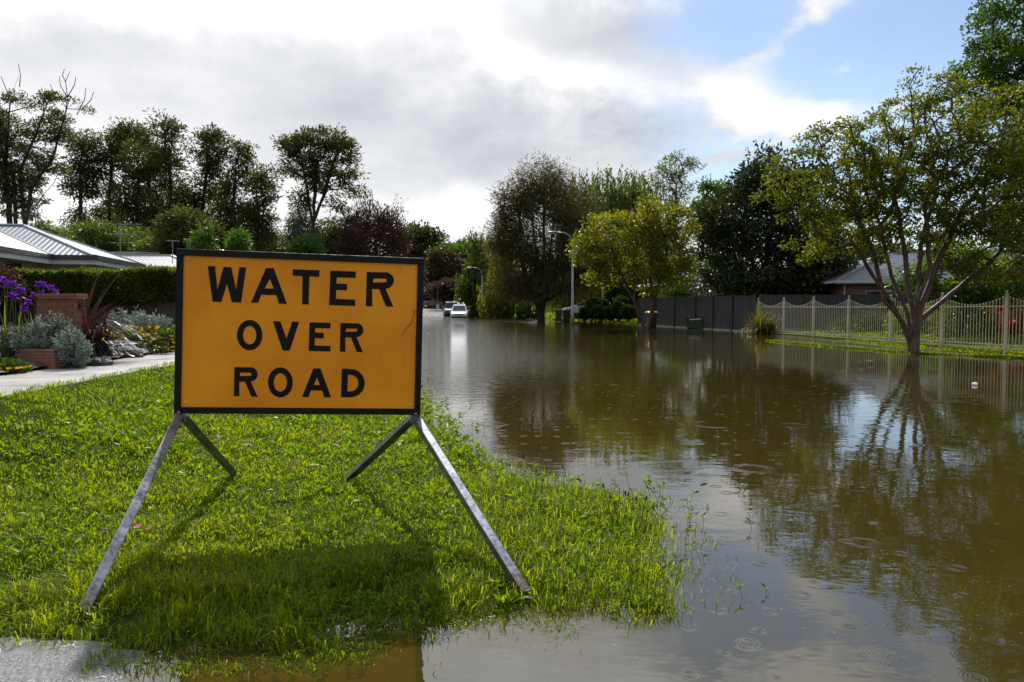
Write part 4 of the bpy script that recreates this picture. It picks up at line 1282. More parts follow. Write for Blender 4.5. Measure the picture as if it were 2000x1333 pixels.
# hedge over a paling fence
HY = 25.2
xa, xb = -17.6, pw(352, 560, HY)[0] + 1.0
zg = gz(-12, HY); ztop = pw(170, 530, HY)[2]
root = empty('paling_fence', (xb - 3, HY, zg)); tag(root, 'weathered grey paling fence below the clipped hedge', 'fence')
mb = MB(); x = xa
while x < xb:
    mb.box(x, x + .095, HY - .012, HY + .012, zg - .1, zg + 1.35 + random.uniform(-.02, .02)); x += .104
mb.build('palings', M['timber'], root)
mb = MB()
for zz in (.35, 1.1): mb.box(xa, xb, HY + .0125, HY + .06, zg + zz, zg + zz + .09)
mb.build('rail', M['timber'], root)
root = empty('hedge', (-13, HY + .7, zg)); tag(root, 'long clipped green hedge above the paling fence on the left', 'hedge')
n = 26000
X = rng.uniform(xa, xb, n); side = rng.random(n)
top = ztop + (vnoise(X * 1.3, X * 0, 31) - .5) * .16 + (vnoise(X * 5, X * 0, 32) - .5) * .10
low = zg + .95 + (vnoise(X * 1.8, X * 0, 33) - .5) * .35
front = HY - .42 + (vnoise(X * 2, X * .7, 34) - .5) * .2
Zf = low + (top - low) * rng.random(n)
bulge = .14 * (vnoise(X * 2.2, Zf * 2.2, 35) - .5) * 2
PP = np.where((side < .62)[:, None], np.stack([X, front + bulge + np.abs(rng.normal(size=n)) * .10, Zf], -1), np.stack([X, front + 1.7 * rng.random(n), top + bulge * .6 - np.abs(rng.normal(size=n)) * .06], -1))
DD = unit(np.where((side < .62)[:, None], np.array([0, -.7, .25]), np.array([0, -.2, .8])) + rng.normal(size=(n, 3)) * .65)
V, Fq = leaves(PP, DD, .11 * rng.uniform(.6, 1.3, n), .055 * rng.uniform(.7, 1.3, n))
T = np.clip(vnoise(X * 1.5, Zf * 1.5, 36) * .6 + .25 * rng.random(n) + np.where(side < .62, 0, .15), 0, 1)
np_mesh('foliage', V, [Fq], L['hedge'], root, attr=np.repeat(T, 4))
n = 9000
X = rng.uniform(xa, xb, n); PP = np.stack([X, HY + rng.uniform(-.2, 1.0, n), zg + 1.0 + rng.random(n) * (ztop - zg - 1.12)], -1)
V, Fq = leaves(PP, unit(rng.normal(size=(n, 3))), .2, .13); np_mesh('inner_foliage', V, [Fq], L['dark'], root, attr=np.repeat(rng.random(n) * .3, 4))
segs = [(np.array([x, HY + .5, zg - .1]), np.array([x + .1, HY + .5, ztop - .4]), .05, .02) for x in np.arange(xa + .3, xb, .8)]
V, Fq = frusta(segs, 5); np_mesh('stem', V, [Fq], M['bark_dark'], root)
c = pw(5, 560, 23.5); shrub('dark_red_shrub', 'dusky red shrub at the left end of the hedge', (c[0] - .5, c[1], c[2] - .1), (1.0, .7, .75), 2200, .1, .05, L['purple'])

# ------------------------------------------------------------------ houses
def hip_roof(mb, x0, x1, y0, y1, z, rise, ov=0.0, hip0=True, hip1=True):
    """ridge along x (local); returns nothing"""
    ym = (y0 + y1) / 2; hd = (y1 - y0) / 2
    a = x0 + (hd if hip0 else 0); b_ = x1 - (hd if hip1 else 0)
    V = [(x0, y0, z), (x1, y0, z), (x1, y1, z), (x0, y1, z), (a, ym, z + rise), (b_, ym, z + rise)]
    mb.add(V, [(0, 1, 5, 4), (2, 3, 4, 5), (1, 2, 5), (3, 0, 4), (3, 2, 1, 0)])
    return (a, ym, z + rise), (b_, ym, z + rise)


def corr_mat(name, c1, c2, axis, freq):
    m, t, b, out = new_mat(name)
    v = t.new('ShaderNodeTexCoord').outputs['Object']; sp_ = t.new('ShaderNodeSeparateXYZ'); t.l.new(v, sp_.inputs[0])
    w = t.m('SINE', t.m('MULTIPLY', sp_.outputs[axis], freq))
    t.l.new(t.mix(t.ss(t.noise(v, .8, 4), .3, .7), c4(c1), c4(c2)), b.inputs['Base Color'])
    b.inputs['Roughness'].default_value = .34; b.inputs['Metallic'].default_value = .15
    bp = t.new('ShaderNodeBump'); bp.inputs['Distance'].default_value = .010; bp.inputs['Strength'].default_value = 1
    t.l.new(w, bp.inputs['Height']); t.l.new(bp.outputs[0], b.inputs['Normal'])
    return m


M['corr_x'] = corr_mat('corrugated roof', (.30, .32, .34), (.25, .27, .29), 0, 30.0)
M['corr_y'] = corr_mat('corrugated roof side', (.34, .36, .38), (.29, .31, .33), 1, 30.0)


def tile_mat(name, c1, c2):
    m, t, b, out = new_mat(name)
    v = t.new('ShaderNodeTexCoord').outputs['Object']; sp_ = t.new('ShaderNodeSeparateXYZ'); t.l.new(v, sp_.inputs[0])
    cx = t.m('FRACT', t.m('MULTIPLY', sp_.outputs[2], 9.0))
    cxx = t.m('SINE', t.m('MULTIPLY', t.m('ADD', sp_.outputs[0], sp_.outputs[1]), 24.0))
    hgt = t.m('ADD', t.m('MULTIPLY', cx, -.05), t.m('MULTIPLY', cxx, .016))
    t.l.new(t.mix(t.ss(t.noise(v, 2.5, 4), .3, .7), c4(c1), c4(c2)), b.inputs['Base Color'])
    b.inputs['Roughness'].default_value = .42
    bp = t.new('ShaderNodeBump'); bp.inputs['Distance'].default_value = 1.0; t.l.new(hgt, bp.inputs['Height']); t.l.new(bp.outputs[0], b.inputs['Normal'])
    return m


M['tiles_pale'] = tile_mat('pale concrete roof tiles', (.42, .42, .43), (.33, .33, .34))
M['tiles_grey'] = tile_mat('grey concrete roof tiles', (.125, .125, .135), (.09, .09, .10))


def window(mbf, root, cx, cz, w, h, y, m_frame=None):
    """on a wall facing -y (local)"""
    f = MB(); tk = .05
    for a in ((-w / 2, w / 2, h / 2 - tk, h / 2), (-w / 2, w / 2, -h / 2, -h / 2 + tk), (-w / 2, -w / 2 + tk, -h / 2 + tk, h / 2 - tk), (w / 2 - tk, w / 2, -h / 2 + tk, h / 2 - tk), (-tk / 2, tk / 2, -h / 2 + tk, h / 2 - tk)):
        f.box(cx + a[0], cx + a[1], y - .035, y - .004, cz + a[2], cz + a[3])
    fo = f.build('window', m_frame or M['white_trim'], root, local=True)
    MB().box(cx - w / 2 + tk, cx + w / 2 - tk, y - .018, y - .003, cz - h / 2 + tk, cz + h / 2 - tk).build('pane', M['dark_glass'], fo, local=True)


# left: corrugated hip roofed house (two wings)
zG = gz(-18, 31)
root = empty('corrugated_roof_house', (-15.9, 30.0, 0)); root.rotation_euler = (0, 0, R(12))
tag(root, 'single storey house with pale corrugated hip roof behind the hedge', 'house')
ze = 3.29
mb = MB(); r1a, r1b = hip_roof(mb, -11.4, 0, 0, 7.4, ze, 1.42)
ro = mb.build('roof', M['corr_x'], root, local=True)
mb = MB().bar((r1b[0], r1b[1], r1b[2] + .015), (0, 0, ze + .02), .20, .05).bar((r1b[0], r1b[1], r1b[2] + .015), (0, 7.4, ze + .02), .20, .05).bar((r1a[0], r1a[1], r1a[2] + .03), (r1b[0], r1b[1], r1b[2] + .03), .2, .05)
mb.build('ridge_capping', M['white_roof'], ro, local=True)
mb = MB()
V = [(-1.5, 0.0, ze + .004), (-1.5, -13, ze + .004), (-5.2, -13 + 3.7, ze + 1.42), (-5.2, 3.7, ze + 1.425), (-8.9, -13, ze + .004), (-8.9, 0, ze + .004)]
mb.add(V, [(0, 3, 2, 1), (1, 2, 4), (4, 2, 3, 5), (1, 4, 5, 0)])
mb.build('front_roof', M['corr_y'], root, local=True)
mb = MB().bar((-1.5, 0, ze + .03), (-5.2, 3.7, ze + 1.45), .16, .04).bar((-5.2, 3.7, ze + 1.45), (-5.2, -9.3, ze + 1.45), .2, .05)
mb.build('valley_capping', M['charcoal'], root, local=True)
mb = MB().box(-1.44, .08, -.10, .02, ze - .16, ze + .012).box(.022, .12, .02, 7.5, ze - .16, ze + .012).box(-1.56, -1.44, -13.1, -.10, ze - .16, ze + .012)
mb.build('gutter', M['charcoal'], root, local=True)
mb = MB().box(-1.5, 0, -.012, .04, ze - .34, ze - .162).box(-.04, .02, .042, 7.4, ze - .34, ze - .162).box(-1.54, -1.5, -13, -.014, ze - .34, ze - .162)
mb.build('fascia', M['white_trim'], root, local=True)
mb = MB().box(-10.8, -.55, .55, 6.8, zG - .2, ze - .17).box(-8.3, -2.1, -12.4, .548, zG - .2, ze - .172)
wl = mb.build('wall', M['render_wall'], root, local=True)
fr = MB()
for yy in (-9.5, -5.5, -2.0):
    f = MB().box(-2.098, -2.06, yy - .8, yy + .8, zG + 1.0, zG + 2.3); wo = f.build('window', M['white_trim'], root, local=True)
    MB().box(-2.059, -2.045, yy - .72, yy - .03, zG + 1.08, zG + 2.22).box(-2.059, -2.045, yy + .03, yy + .72, zG + 1.08, zG + 2.22).build('pane', M['dark_glass'], wo, local=True)
MB().box(-.548, -.51, 2, 3.6, zG + 1, zG + 2.3).build('window', M['white_trim'], root, local=True)
# flue
q = pw(43, 452, 31.5)
MB().lathe([(.15, -.9), (.15, .35), (.15, .36), (.19, .37), (.19, .46), (.10, .52)], (0, 0, 0), n=12).build('chimney', M['charcoal'], root, local=True).location = (-6.2, 2.6, ze + 1.35)
# tiled neighbour
root = empty('tiled_roof_house', (pw(287, 530, 46)[0], 46, 0)); root.rotation_euler = (0, 0, R(4))
tag(root, 'low house with pale tiled hip roof just left of the sign', 'house')
ze = pw(300, 532, 46)[2]; zG2 = gz(-20, 46)
mb = MB(); a_, b2 = hip_roof(mb, -9.0, 3.9, -1.0, 5.6, ze, 1.12); ro = mb.build('roof', M['tiles_pale'], root, local=True)
MB().bar(a_, b2, .22, .1).bar(a_, (-9.0, -1, ze), .2, .08).bar(b2, (3.9, -1, ze), .2, .08).build('ridge_capping', M['tile_pale'], ro, local=True)
MB().box(-8.5, 3.4, -.5, 5.1, zG2 - .2, ze - .12).build('wall', M['brick_dark'], root, local=True)
MB().box(-9.0, 3.9, -1.06, -.98, ze - .16, ze - .01).build('gutter', M['white_trim'], root, local=True)
window(None, root, 1.5, zG2 + 1.6, 1.6, 1.2, -.5)
# shed with a flat pale roof, seen between the roofs
root = empty('shed', (pw(240, 500, 58)[0], 58, gz(-28, 58))); tag(root, 'pale flat roofed shed glimpsed between the two left roofs', 'shed')
zt = pw(240, 493, 58)[2] - root.location[2]
MB().box(-1.6, 1.6, -1.5, 1.5, -.2, zt - .15).build('wall', M['render_wall'], root, local=True)
MB().obox((0, 0, zt - .05), (1.9, 0, 0), (0, 1.8, .1), (0, -.003, .05)).build('roof', M['white_roof'], root, local=True)
# tv aerials
def aerial(px, ytop, ybot, Y, label, arms):
    a = pw(px, ybot, Y); b_ = pw(px, ytop, Y)
    root = empty('tv_aerial', a); tag(root, label, 'aerial')
    MB().tube([a, b_], .022, 6).build('mast', M['lamp_grey'], root)
    mb = MB()
    for dz, w_ in arms:
        c = b_ - np.array([0, 0, dz]); mb.tube([c - np.array([w_, 0, 0]), c + np.array([w_, .2, 0])], .012, 5)
        for k in range(5): q_ = c + np.array([-w_ + 2 * w_ * k / 4, 0, 0]); mb.tube([q_ - np.array([0, .3, 0]), q_ + np.array([0, .3, 0])], .005, 4)
    mb.build('antenna_arms', M['lamp_grey'], root)


aerial(235, 436, 508, 40, 'spidery tv aerial on a mast above the left roof', ((.05, .9), (.55, .7), (1.0, .5)))
aerial(337, 470, 515, 44, 'short white topped aerial beside the top left sign corner', ((.02, .25),))

# right: brick house with grey tiled roof behind the fences
hx = pw(1637, 548, 43.5)
root = empty('brick_house', (hx[0], 43.5, 0)); root.rotation_euler = (0, 0, R(-4))
tag(root, 'brick house with grey tiled roof behind the big multi stemmed tree', 'house')
ze = hx[2]; zG = .2
mb = MB(); a_, b2 = hip_roof(mb, 0, 19, 0, 9, ze, 1.9); ro = mb.build('roof', M['tiles_grey'], root, local=True)
MB().bar(a_, b2, .22, .1).bar(a_, (0, 0, ze), .2, .08).build('ridge_capping', M['tile_grey'], ro, local=True)
MB().box(-.06, 19, -.10, .0, ze - .15, ze + .01).box(-.10, .0, .0, 9, ze - .15, ze + .01).build('gutter', M['white_roof'], root, local=True)
MB().box(0, 19, .002, .62, ze - .20, ze - .152).build('eave', M['render_wall'], root, local=True)
MB().box(.62, 18.4, .62, 8.4, zG - .3, ze - .155).build('wall', M['brick_dark'], root, local=True)
MB().box(7.5, 18.8, -5.6, .6, zG - .3, ze - .157).build('front_wall', M['brick_dark'], root, local=True)
mb = MB()
V = [(7.1, -6.0, ze + .004), (19.2, -6.0, ze + .004), (13.1, -.2, ze + 1.75), (13.1, 4.5, ze + 1.75), (7.1, .4, ze + .004), (19.2, .4, ze + .004)]
mb.add(V, [(0, 1, 2), (0, 2, 3, 4), (1, 5, 3, 2), (0, 4, 5, 1)]); mb.build('front_roof', M['tiles_grey'], root, local=True)
window(None, root, 2.6, 1.55, 1.8, 1.3, .62); window(None, root, 5.4, 1.55, 1.2, 1.3, .62)
window(None, root, 10.2, 1.5, 1.8, 1.4, -5.6); window(None, root, 15, 1.5, 1.8, 1.4, -5.6)
MB().tube([(.55, .56, zG), (.55, .56, ze - .16)], .045, 8).build('downpipe', M['white_trim'], root, local=True)
# middle: orange brick house with carport behind the charcoal fence
hx = pw(1256, 560, 66)
root = empty('orange_brick_house', (hx[0], 66, 0)); tag(root, 'orange brick house with pale low roof beyond the charcoal fence', 'house')
ze = hx[2]
MB().obox((2.6, 2.0, ze + .22), (3.0, 0, .10), (0, 2.6, .22), (-.003, -.01, .06)).build('carport_roof', M['white_roof'], root, local=True)
MB().box(-.4, 5.6, -.66, -.56, ze - .22, ze - .02).build('fascia', M['white_trim'], root, local=True)
for x_ in (0, 2.6, 3.0, 5.4): MB().box(x_, x_ + .12, -.4, -.28, 0, ze - .05).build('post', M['charcoal'], root, local=True)
MB().box(-.2, 6.4, 4.7, 10, -.2, ze + .1).box(1.6, 3.1, -.25, 4.6, -.2, 2.15).build('wall', M['brick_orange'], root, local=True)
mb = MB(); hip_roof(mb, -.6, 8, 4.4, 10.4, ze + .12, 1.5); mb.build('roof', M['tiles_grey'], root, local=True)
mb = MB().prism([(3.6, 4.2, ze + .6), (5.4, 4.2, ze + .6), (4.5, 4.2, ze + 1.35)], (0, 2, 0)); mb.build('gable', M['brick_dark'], root, local=True)
window(None, root, 4.8, 1.5, 1.4, 1.2, 4.7)
MB().box(-2.9, -2.2, 3.6, 5, -.2, 3.0).build('chimney', M['brick_orange'], root, local=True)

# ------------------------------------------------------------------ fences on the right bank
fd = (FENCE_B - FENCE_A); fl = np.linalg.norm(fd); fdir = fd / fl; fnrm = np.array([fdir[1], -fdir[0]])
root = empty('picket_fence', (FENCE_A[0], FENCE_A[1], 0)); tag(root, 'cream metal picket fence with scalloped top and ball finials', 'fence')
sp_t = .1655 * fl
def fp(s_, z, o=0.0): return np.array([FENCE_A[0] + fdir[0] * s_ + fnrm[0] * o, FENCE_A[1] + fdir[1] * s_ + fnrm[1] * o, z])
posts = [k * sp_t for k in range(-2, 7)]
zfz = lambda s_: float(np.interp(s_, [-6, 0, 6, 12, 18], [.10, .05, .0, -.02, -.05]))
along = np.array([fdir[0], fdir[1], 0]); acr = np.array([fnrm[0], fnrm[1], 0]); zz = np.array([0, 0, 1.])
for s_ in posts:
    zb = zfz(s_); mb = MB().obox(fp(s_, zb + .78), along * .034, acr * .034, zz * .90)
    mb.obox(fp(s_, zb + 1.69), along * .042, acr * .042, zz * .008)
    mb.lathe([(.001, 0), (.03, .012), (.042, .045), (.03, .078), (.001, .09)], fp(s_, zb + 1.70), n=10)
    mb.build('post', M['cream'], root)
for s0, s1 in zip(posts[:-1], posts[1:]):
    mb = MB(); zb0, zb1 = zfz(s0), zfz(s1)
    for zr in (.10, .20, 1.33): mb.bar(fp(s0 + .043, zb0 + zr), fp(s1 - .043, zb1 + zr), .028, .034)
    npk = 21
    for k in range(1, npk):
        f = k / npk; s_ = s0 + (s1 - s0) * f; zb = zb0 + (zb1 - zb0) * f
        top = zb + 1.62 - .27 * math.sin(math.pi * f) ** .9
        mb.obox(fp(s_, (zb + .06 + top) / 2), along * .0075, acr * .0075, zz * (top - zb - .06) / 2)
        mb.lathe([(.006, -.005), (.021, .012), (.024, .024), (.016, .040), (.002, .046)], fp(s_, top), n=6)
    mb.build('panel', M['cream'], root)
# charcoal sheet fence
def sheet_fence(label, pts, h, bay, rib=.25):
    root = empty('sheet_metal_fence', (pts[0][0], pts[0][1], 0)); tag(root, label, 'fence')
    for (a, b_) in zip(pts[:-1], pts[1:]):
        a, b_ = np.array(a), np.array(b_); n = max(1, round(np.linalg.norm((b_ - a)[:2]) / bay))
        d = (b_ - a); d2 = d[:2] / np.linalg.norm(d[:2]); al = np.array([d2[0], d2[1], 0]); ac = np.array([d2[1], -d2[0], 0])
        for k in range(n + 1):
            p = a + d * k / n
            MB().obox(p + zz * (h / 2 + .01), al * .045, ac * .075, zz * (h / 2 + .03)).build('post', M['charcoal'], root)
        for k in range(n):
            p, q = a + d * k / n, a + d * (k + 1) / n; Lb = np.linalg.norm((q - p)[:2]); mb = MB()
            m_ = int(Lb / rib)
            # ribbed sheet: zig-zag profile, extruded upward
            prof = []
            for j in range(m_):
                for f, o_ in ((0, 0), (.5, 0), (.62, .05), (.88, .05)): prof.append(((j + f) * Lb / m_, o_))
            prof.append((Lb, 0))
            V = []; Fq = []
            zb = p[2]
            for (s_, o_) in prof:
                base = p + al * s_ + ac * (o_ - .015); V += [base + zz * .12, base + zz * (h - .02)]
            for j in range(len(prof) - 1): Fq.append((2 * j, 2 * j + 2, 2 * j + 3, 2 * j + 1))
            mb.add(V, Fq); mb.build('panel', M['charcoal'], root)
            mb = MB().bar(p + al * .036 + zz * (h - .01), q - al * .036 + zz * (h - .01), .05, .04); mb.build('top_rail', M['charcoal'], root)
            MB().bar(p + al * .036 + zz * .05, q - al * .036 + zz * .05, .07, .14).build('plinth', M['concrete'], root)
    return root


cA = np.array([FENCE_B[0] - .12, FENCE_B[1] + .15, -.05]); 
sheet_fence('ribbed charcoal steel fence standing in the floodwater at centre right', [cA, (10.9, 46.6, -.06), (8.75, 54.2, -.06)], 1.93, 2.4)
sheet_fence('dark steel boundary fence running back behind the cream pickets', [(12.75, 40.3, .05), (22.5, 41.6, .1)], 1.85, 2.4)

# strappy clump at the end of the pickets
c = at(1492, 654, 0); c[1] = 38.6; c = pw(1492, 652, 38.6); c[2] = -.02
strap_plant('strap_leaf_plant', 'olive strappy clump in the water where the two fences meet', c, 520, 1.35, .045, L['strap'], 1.1, 1.15, sb=.28)

# ------------------------------------------------------------------ wheelie bins
def wheelie_bin(label, loc, rz, body_m, lid_m, tipped=False, group=None):
    root = empty('wheelie_bin', loc, rz); tag(root, label, 'bin', group)
    if tipped: root.rotation_euler = (R(90), R(0), rz)
    def ring(hx, hy, z, yo=0.0):
        c_ = .05
        return [(-hx + c_, -hy + yo, z), (hx - c_, -hy + yo, z), (hx, -hy + c_ + yo, z), (hx, hy - c_ + yo, z), (hx - c_, hy + yo, z), (-hx + c_, hy + yo, z), (-hx, hy - c_ + yo, z), (-hx, -hy + c_ + yo, z)]
    mb = MB().loft([ring(.225, .25, .04), ring(.235, .27, .10), ring(.275, .335, .90), ring(.295, .36, .905), ring(.295, .36, .96)])
    mb.build('body', body_m, root, local=True)
    mb = MB().loft([ring(.31, .375, .963, -.01), ring(.31, .375, .99, -.01), ring(.26, .31, 1.04, -.005), ring(.15, .2, 1.06)])
    mb.build('lid', lid_m, root, local=True)
    mb = MB().tube([(-.24, .36, .93), (-.24, .44, .97), (.24, .44, .97), (.24, .36, .93)], .016, 6)
    mb.build('handle', body_m, root, local=True)
    for sx in (-1, 1):
        w = MB().lathe([(.02, -.03), (.095, -.03), (.10, -.02), (.10, .02), (.095, .03), (.02, .03)], (sx * .26, .27, .10), (1, 0, 0), 14); w.build('wheel', M['tyre'], root, local=True)
    MB().tube([(-.26, .27, .10), (.26, .27, .10)], .012, 6).build('axle', M['tyre'], root, local=True)
    return root


def wp(px, py, Y, z):
    p = pw(px, py, Y); return (p[0], Y, z)


wheelie_bin('yellow lidded bin behind the forked tree trunk in the floodwater', wp(1272, 630, 47.5, -.05), R(8), M['bin_black'], M['lid_yellow'])
wheelie_bin('dark green bin tipped on its side against the charcoal fence', (pw(1344, 640, 46.0)[0], 46.3, .27), R(62), M['bin_green'], M['bin_green'], True)
wheelie_bin('yellow lidded bin left of the street lamp beside the red one', wp(1091, 620, 64.6, .0), R(-4), M['bin_green'], M['lid_yellow'])
wheelie_bin('red lidded bin left of the street lamp', wp(1106, 620, 65.3, -.05), R(3), M['bin_green'], M['lid_red'])
wheelie_bin('small distant yellow lidded bin just right of the white car', wp(915.5, 612, 90, .12), R(5), M['bin_green'], M['lid_yellow'])


# ------------------------------------------------------------------ cars
def car(name, label, loc, rz, paint, style='suv', cat='car', rack=False, plate=True):
    root = empty(name, loc, rz); tag(root, label, cat)
    hr = {'suv': 1.70, 'wagon': 1.48, 'sedan': 1.46, 'ute': 1.80}[style]
    belt = {'suv': 1.04, 'wagon': .92, 'sedan': .92, 'ute': 1.12}[style]
    L2 = {'suv': 2.3, 'wagon': 2.4, 'sedan': 2.3, 'ute': 2.6}[style]
    hw = .93
    st = [(-L2, .46, belt - .12, .80), (-L2 + .12, .34, belt - .03, .88), (-L2 + .5, .26, belt, .925), (-.6, .24, belt, hw), (.9, .24, belt, hw), (1.25, .24, belt - .03, .93), (L2 - .45, .27, belt - .13, .90), (L2 - .12, .34, belt - .22, .84), (L2, .46, belt - .34, .74)]
    rings = []
    for x, z0, z1, w in st:
        zm = z0 + (z1 - z0) * .55
        rings.append([(x, -w * .90, z0), (x, -w, z0 + .10), (x, -w, zm), (x, -w * .96, z1 - .06), (x, -w * .88, z1), (x, w * .88, z1), (x, w * .96, z1 - .06), (x, w, zm), (x, w, z0 + .10), (x, w * .90, z0)])
    MB().loft(rings).build('body', paint, root, local=True, smooth=False, bevel=.03)
    if style == 'ute': xa, xb, ra, rb = -.75, 1.15, -.55, .35
    elif style == 'sedan': xa, xb, ra, rb = -1.75, 1.15, -.95, .25
    else: xa, xb, ra, rb = -2.18, 1.2, -1.85, .30
    wb, wr = .84, .66
    cab = [[(xb, -wb, belt - .02), (xb, wb, belt - .02), (xa, wb, belt - .02), (xa, -wb, belt - .02)], [(rb, -wr, hr - .04), (rb, wr, hr - .04), (ra, wr, hr - .04), (ra, -wr, hr - .04)], [(rb - .15, -wr + .10, hr), (rb - .15, wr - .10, hr), (ra + .15, wr - .10, hr), (ra + .15, -wr + .10, hr)]]
    MB().loft(cab).build('cabin', paint, root, local=True, bevel=.02)
    def lerp(a, b_, f): return np.array(a) + (np.array(b_) - np.array(a)) * f
    b0, t0 = cab[0], cab[1]
    def pane(i, j, f0, f1, g0, g1, o_):
        q = []
        for (f, g_) in ((f0, g0), (f1, g0), (f1, g1), (f0, g1)):
            q.append(lerp(lerp(b0[i], b0[j], f), lerp(t0[i], t0[j], f), g_) + np.array(o_))
        return q
    MB().quad(*pane(0, 1, .07, .93, .08, .93, (.012, 0, .008))).build('windscreen', M['dark_glass'], root, local=True)
    MB().quad(*pane(2, 3, .08, .92, .15, .92, (-.012, 0, .006))).build('rear_window', M['dark_glass'], root, local=True)
    for (i, j, sg) in ((3, 0, -1), (1, 2, 1)):
        for f0, f1 in (((.06, .34), (.37, .65), (.68, .93)) if style in ('suv', 'wagon') else ((.08, .48), (.52, .92))):
            MB().quad(*pane(i, j, f0, f1, .12, .90, (0, sg * .010, .004))).build('side_window', M['dark_glass'], root, local=True)
    for sg in (-1, 1):
        MB().box(L2 - .16, L2 - .03, *sorted((sg * .50, sg * .80)), belt - .42, belt - .27).build('headlight', M['lamp_clear'], root, local=True, bevel=.02)
        MB().box(-L2 - .01, -L2 + .1, *sorted((sg * .62, sg * .84)), belt - .30, belt - .10).build('tail_light', M['lamp_red'], root, local=True)
        MB().box(.95, 1.12, *sorted((sg * .93, sg * 1.08)), belt - .02, belt + .12).build('wing_mirror', paint, root, local=True, bevel=.02)
        for wx in (-1.4, 1.4):
            w = MB().lathe([(.20, -.10), (.31, -.11), (.335, -.08), (.335, .08), (.31, .11), (.20, .10)], (wx, sg * .83, .335), (0, 1, 0), 20).build('wheel', M['tyre'], root, local=True)
            MB().lathe([(.02, -.115), (.21, -.105), (.21, .105), (.02, .115)], (wx, sg * .83, .335), (0, 1, 0), 14).build('rim', M['rim'], w, local=True)
    MB().box(L2 - .03, L2 + .012, -.46, .46, belt - .44, belt - .33).build('grille', M['plastic_black'], root, local=True)
    MB().box(L2 - .10, L2 + .02, -.78, .78, .36, .50).build('bumper', M['plastic_black'], root, local=True, bevel=.03)
    if plate: MB().box(L2 + .021, L2 + .03, -.19, .19, .50, .61).build('number_plate', M['white_trim'], root, local=True)
    if rack:
        mb = MB()
        for sg in (-1, 1): mb.tube([(-1.6, sg * .56, hr + .02), (-1.5, sg * .56, hr + .07), (0, sg * .56, hr + .07), (.15, sg * .56, hr + .0)], .018, 6)
        for x_ in (-1.2, -.25): mb.bar((x_, -.60, hr + .09), (x_, .60, hr + .09), .06, .03)
        mb.build('roof_rack', M['plastic_black'], root, local=True)
    if style == 'ute':
        MB().box(-2.5, -.85, -.82, .82, belt + .001, belt + .06).build('tray_cover', M['plastic_black'], root, local=True)
    return root


def ground_car(px, Y, dz=0.0):
    p = pw(px, 610, Y); return (p[0], Y, max(gz(p[0], Y), -.3) + dz)


q = ground_car(897.5, 84); car('parked_car', 'white wagon with roof bars facing us in the edge of the floodwater', (q[0], q[1], -.34), R(-88), M['white_paint'], 'suv', rack=True)
q = ground_car(883, 93); car('parked_ute', 'dark utility parked beyond and left of the white car', (q[0] - .1, q[1], -.12), R(-84), M['dark_paint'], 'ute', 'ute', rack=True)
q = ground_car(851, 124); car('parked_car', 'maroon wagon standing side on where the road leaves the water', (q[0], q[1], q[2] + .05), R(174), M['maroon_paint'], 'wagon')
q = ground_car(905, 108); car('parked_car', 'dark car almost hidden beyond the white wagon', (q[0], q[1], q[2] + .35), R(-100), M['dark_paint'], 'sedan')
q = ground_car(822, 118); car('parked_car', 'silver car mostly hidden behind the right edge of the sign', (q[0] - 2.0, q[1], q[2]), R(170), M['silver_paint'], 'sedan')
q = ground_car(1146, 73); car('parked_car', 'white car parked behind the clipped shrubs beside the lamp', (q[0], q[1], .32), R(165), M['white_paint'], 'sedan')
q = ground_car(1178, 71); car('parked_car', 'dark four wheel drive with pale roof behind the clipped shrubs', (q[0] + .6, q[1] + 2, .32), R(178), M['dark_paint'], 'suv')


# ------------------------------------------------------------------ street lamps and small street things
def street_lamp(px, py, Y, ptop, label, rz=0.0, arm=1.45):
    b_ = pw(px, py, Y); b_[2] = min(gz(b_[0], Y), 0) - .1
    zt = pw(px, ptop, Y)[2]
    root = empty('street_lamp', b_, rz); tag(root, label, 'street lamp', 'street lamps along the right verge')
    h_ = zt - b_[2]
    MB().tube([(0, 0, 0), (0, 0, 1.3), (0, 0, 1.32), (0, 0, h_ - .9)], [.105, .10, .075, .055], 12).build('pole', M['lamp_grey'], root, local=True, smooth=True)
    pts = [(0, 0, h_ - .9)] + [(-arm * .45 * (1 - math.cos(R(a))), 0, h_ - .9 + .86 * math.sin(R(a))) for a in (15, 30, 45, 60, 75, 90)] + [(-arm * .75, 0, h_ + .0)]
    MB().tube(pts, [.055, .052, .05, .048, .046, .045, .044, .04], 10).build('arm', M['lamp_grey'], root, local=True, smooth=True)
    hd = MB().loft([[(-arm * .72 - x, .01 * 0 + w * math.cos(k * math.pi / 4), h_ + .0 + d_ + hh_ * math.sin(k * math.pi / 4)) for k in range(8)] for x, w, hh_, d_ in ((0, .04, .04, 0), (.08, .10, .07, .0), (.35, .13, .085, -.01), (.58, .10, .06, -.02), (.66, .03, .02, -.03))])
    ho = hd.build('lamp_head', M['lamp_grey'], root, local=True, smooth=True)
    MB().loft([[(-arm * .72 - x, w * math.cos(k * math.pi / 4), h_ - .065 + d_ * .5 + hh_ * math.sin(k * math.pi / 4)) for k in range(8)] for x, w, hh_, d_ in ((.14, .07, .03, 0), (.34, .10, .05, -.03), (.5, .06, .03, -.02))]).build('lens', M['lamp_clear'], ho, local=True)


street_lamp(1118, 636, 52.5, 454, 'tall grey street lamp standing in the water at the centre right')
street_lamp(942, 620, 84, 523, 'distant street lamp right of the white car')
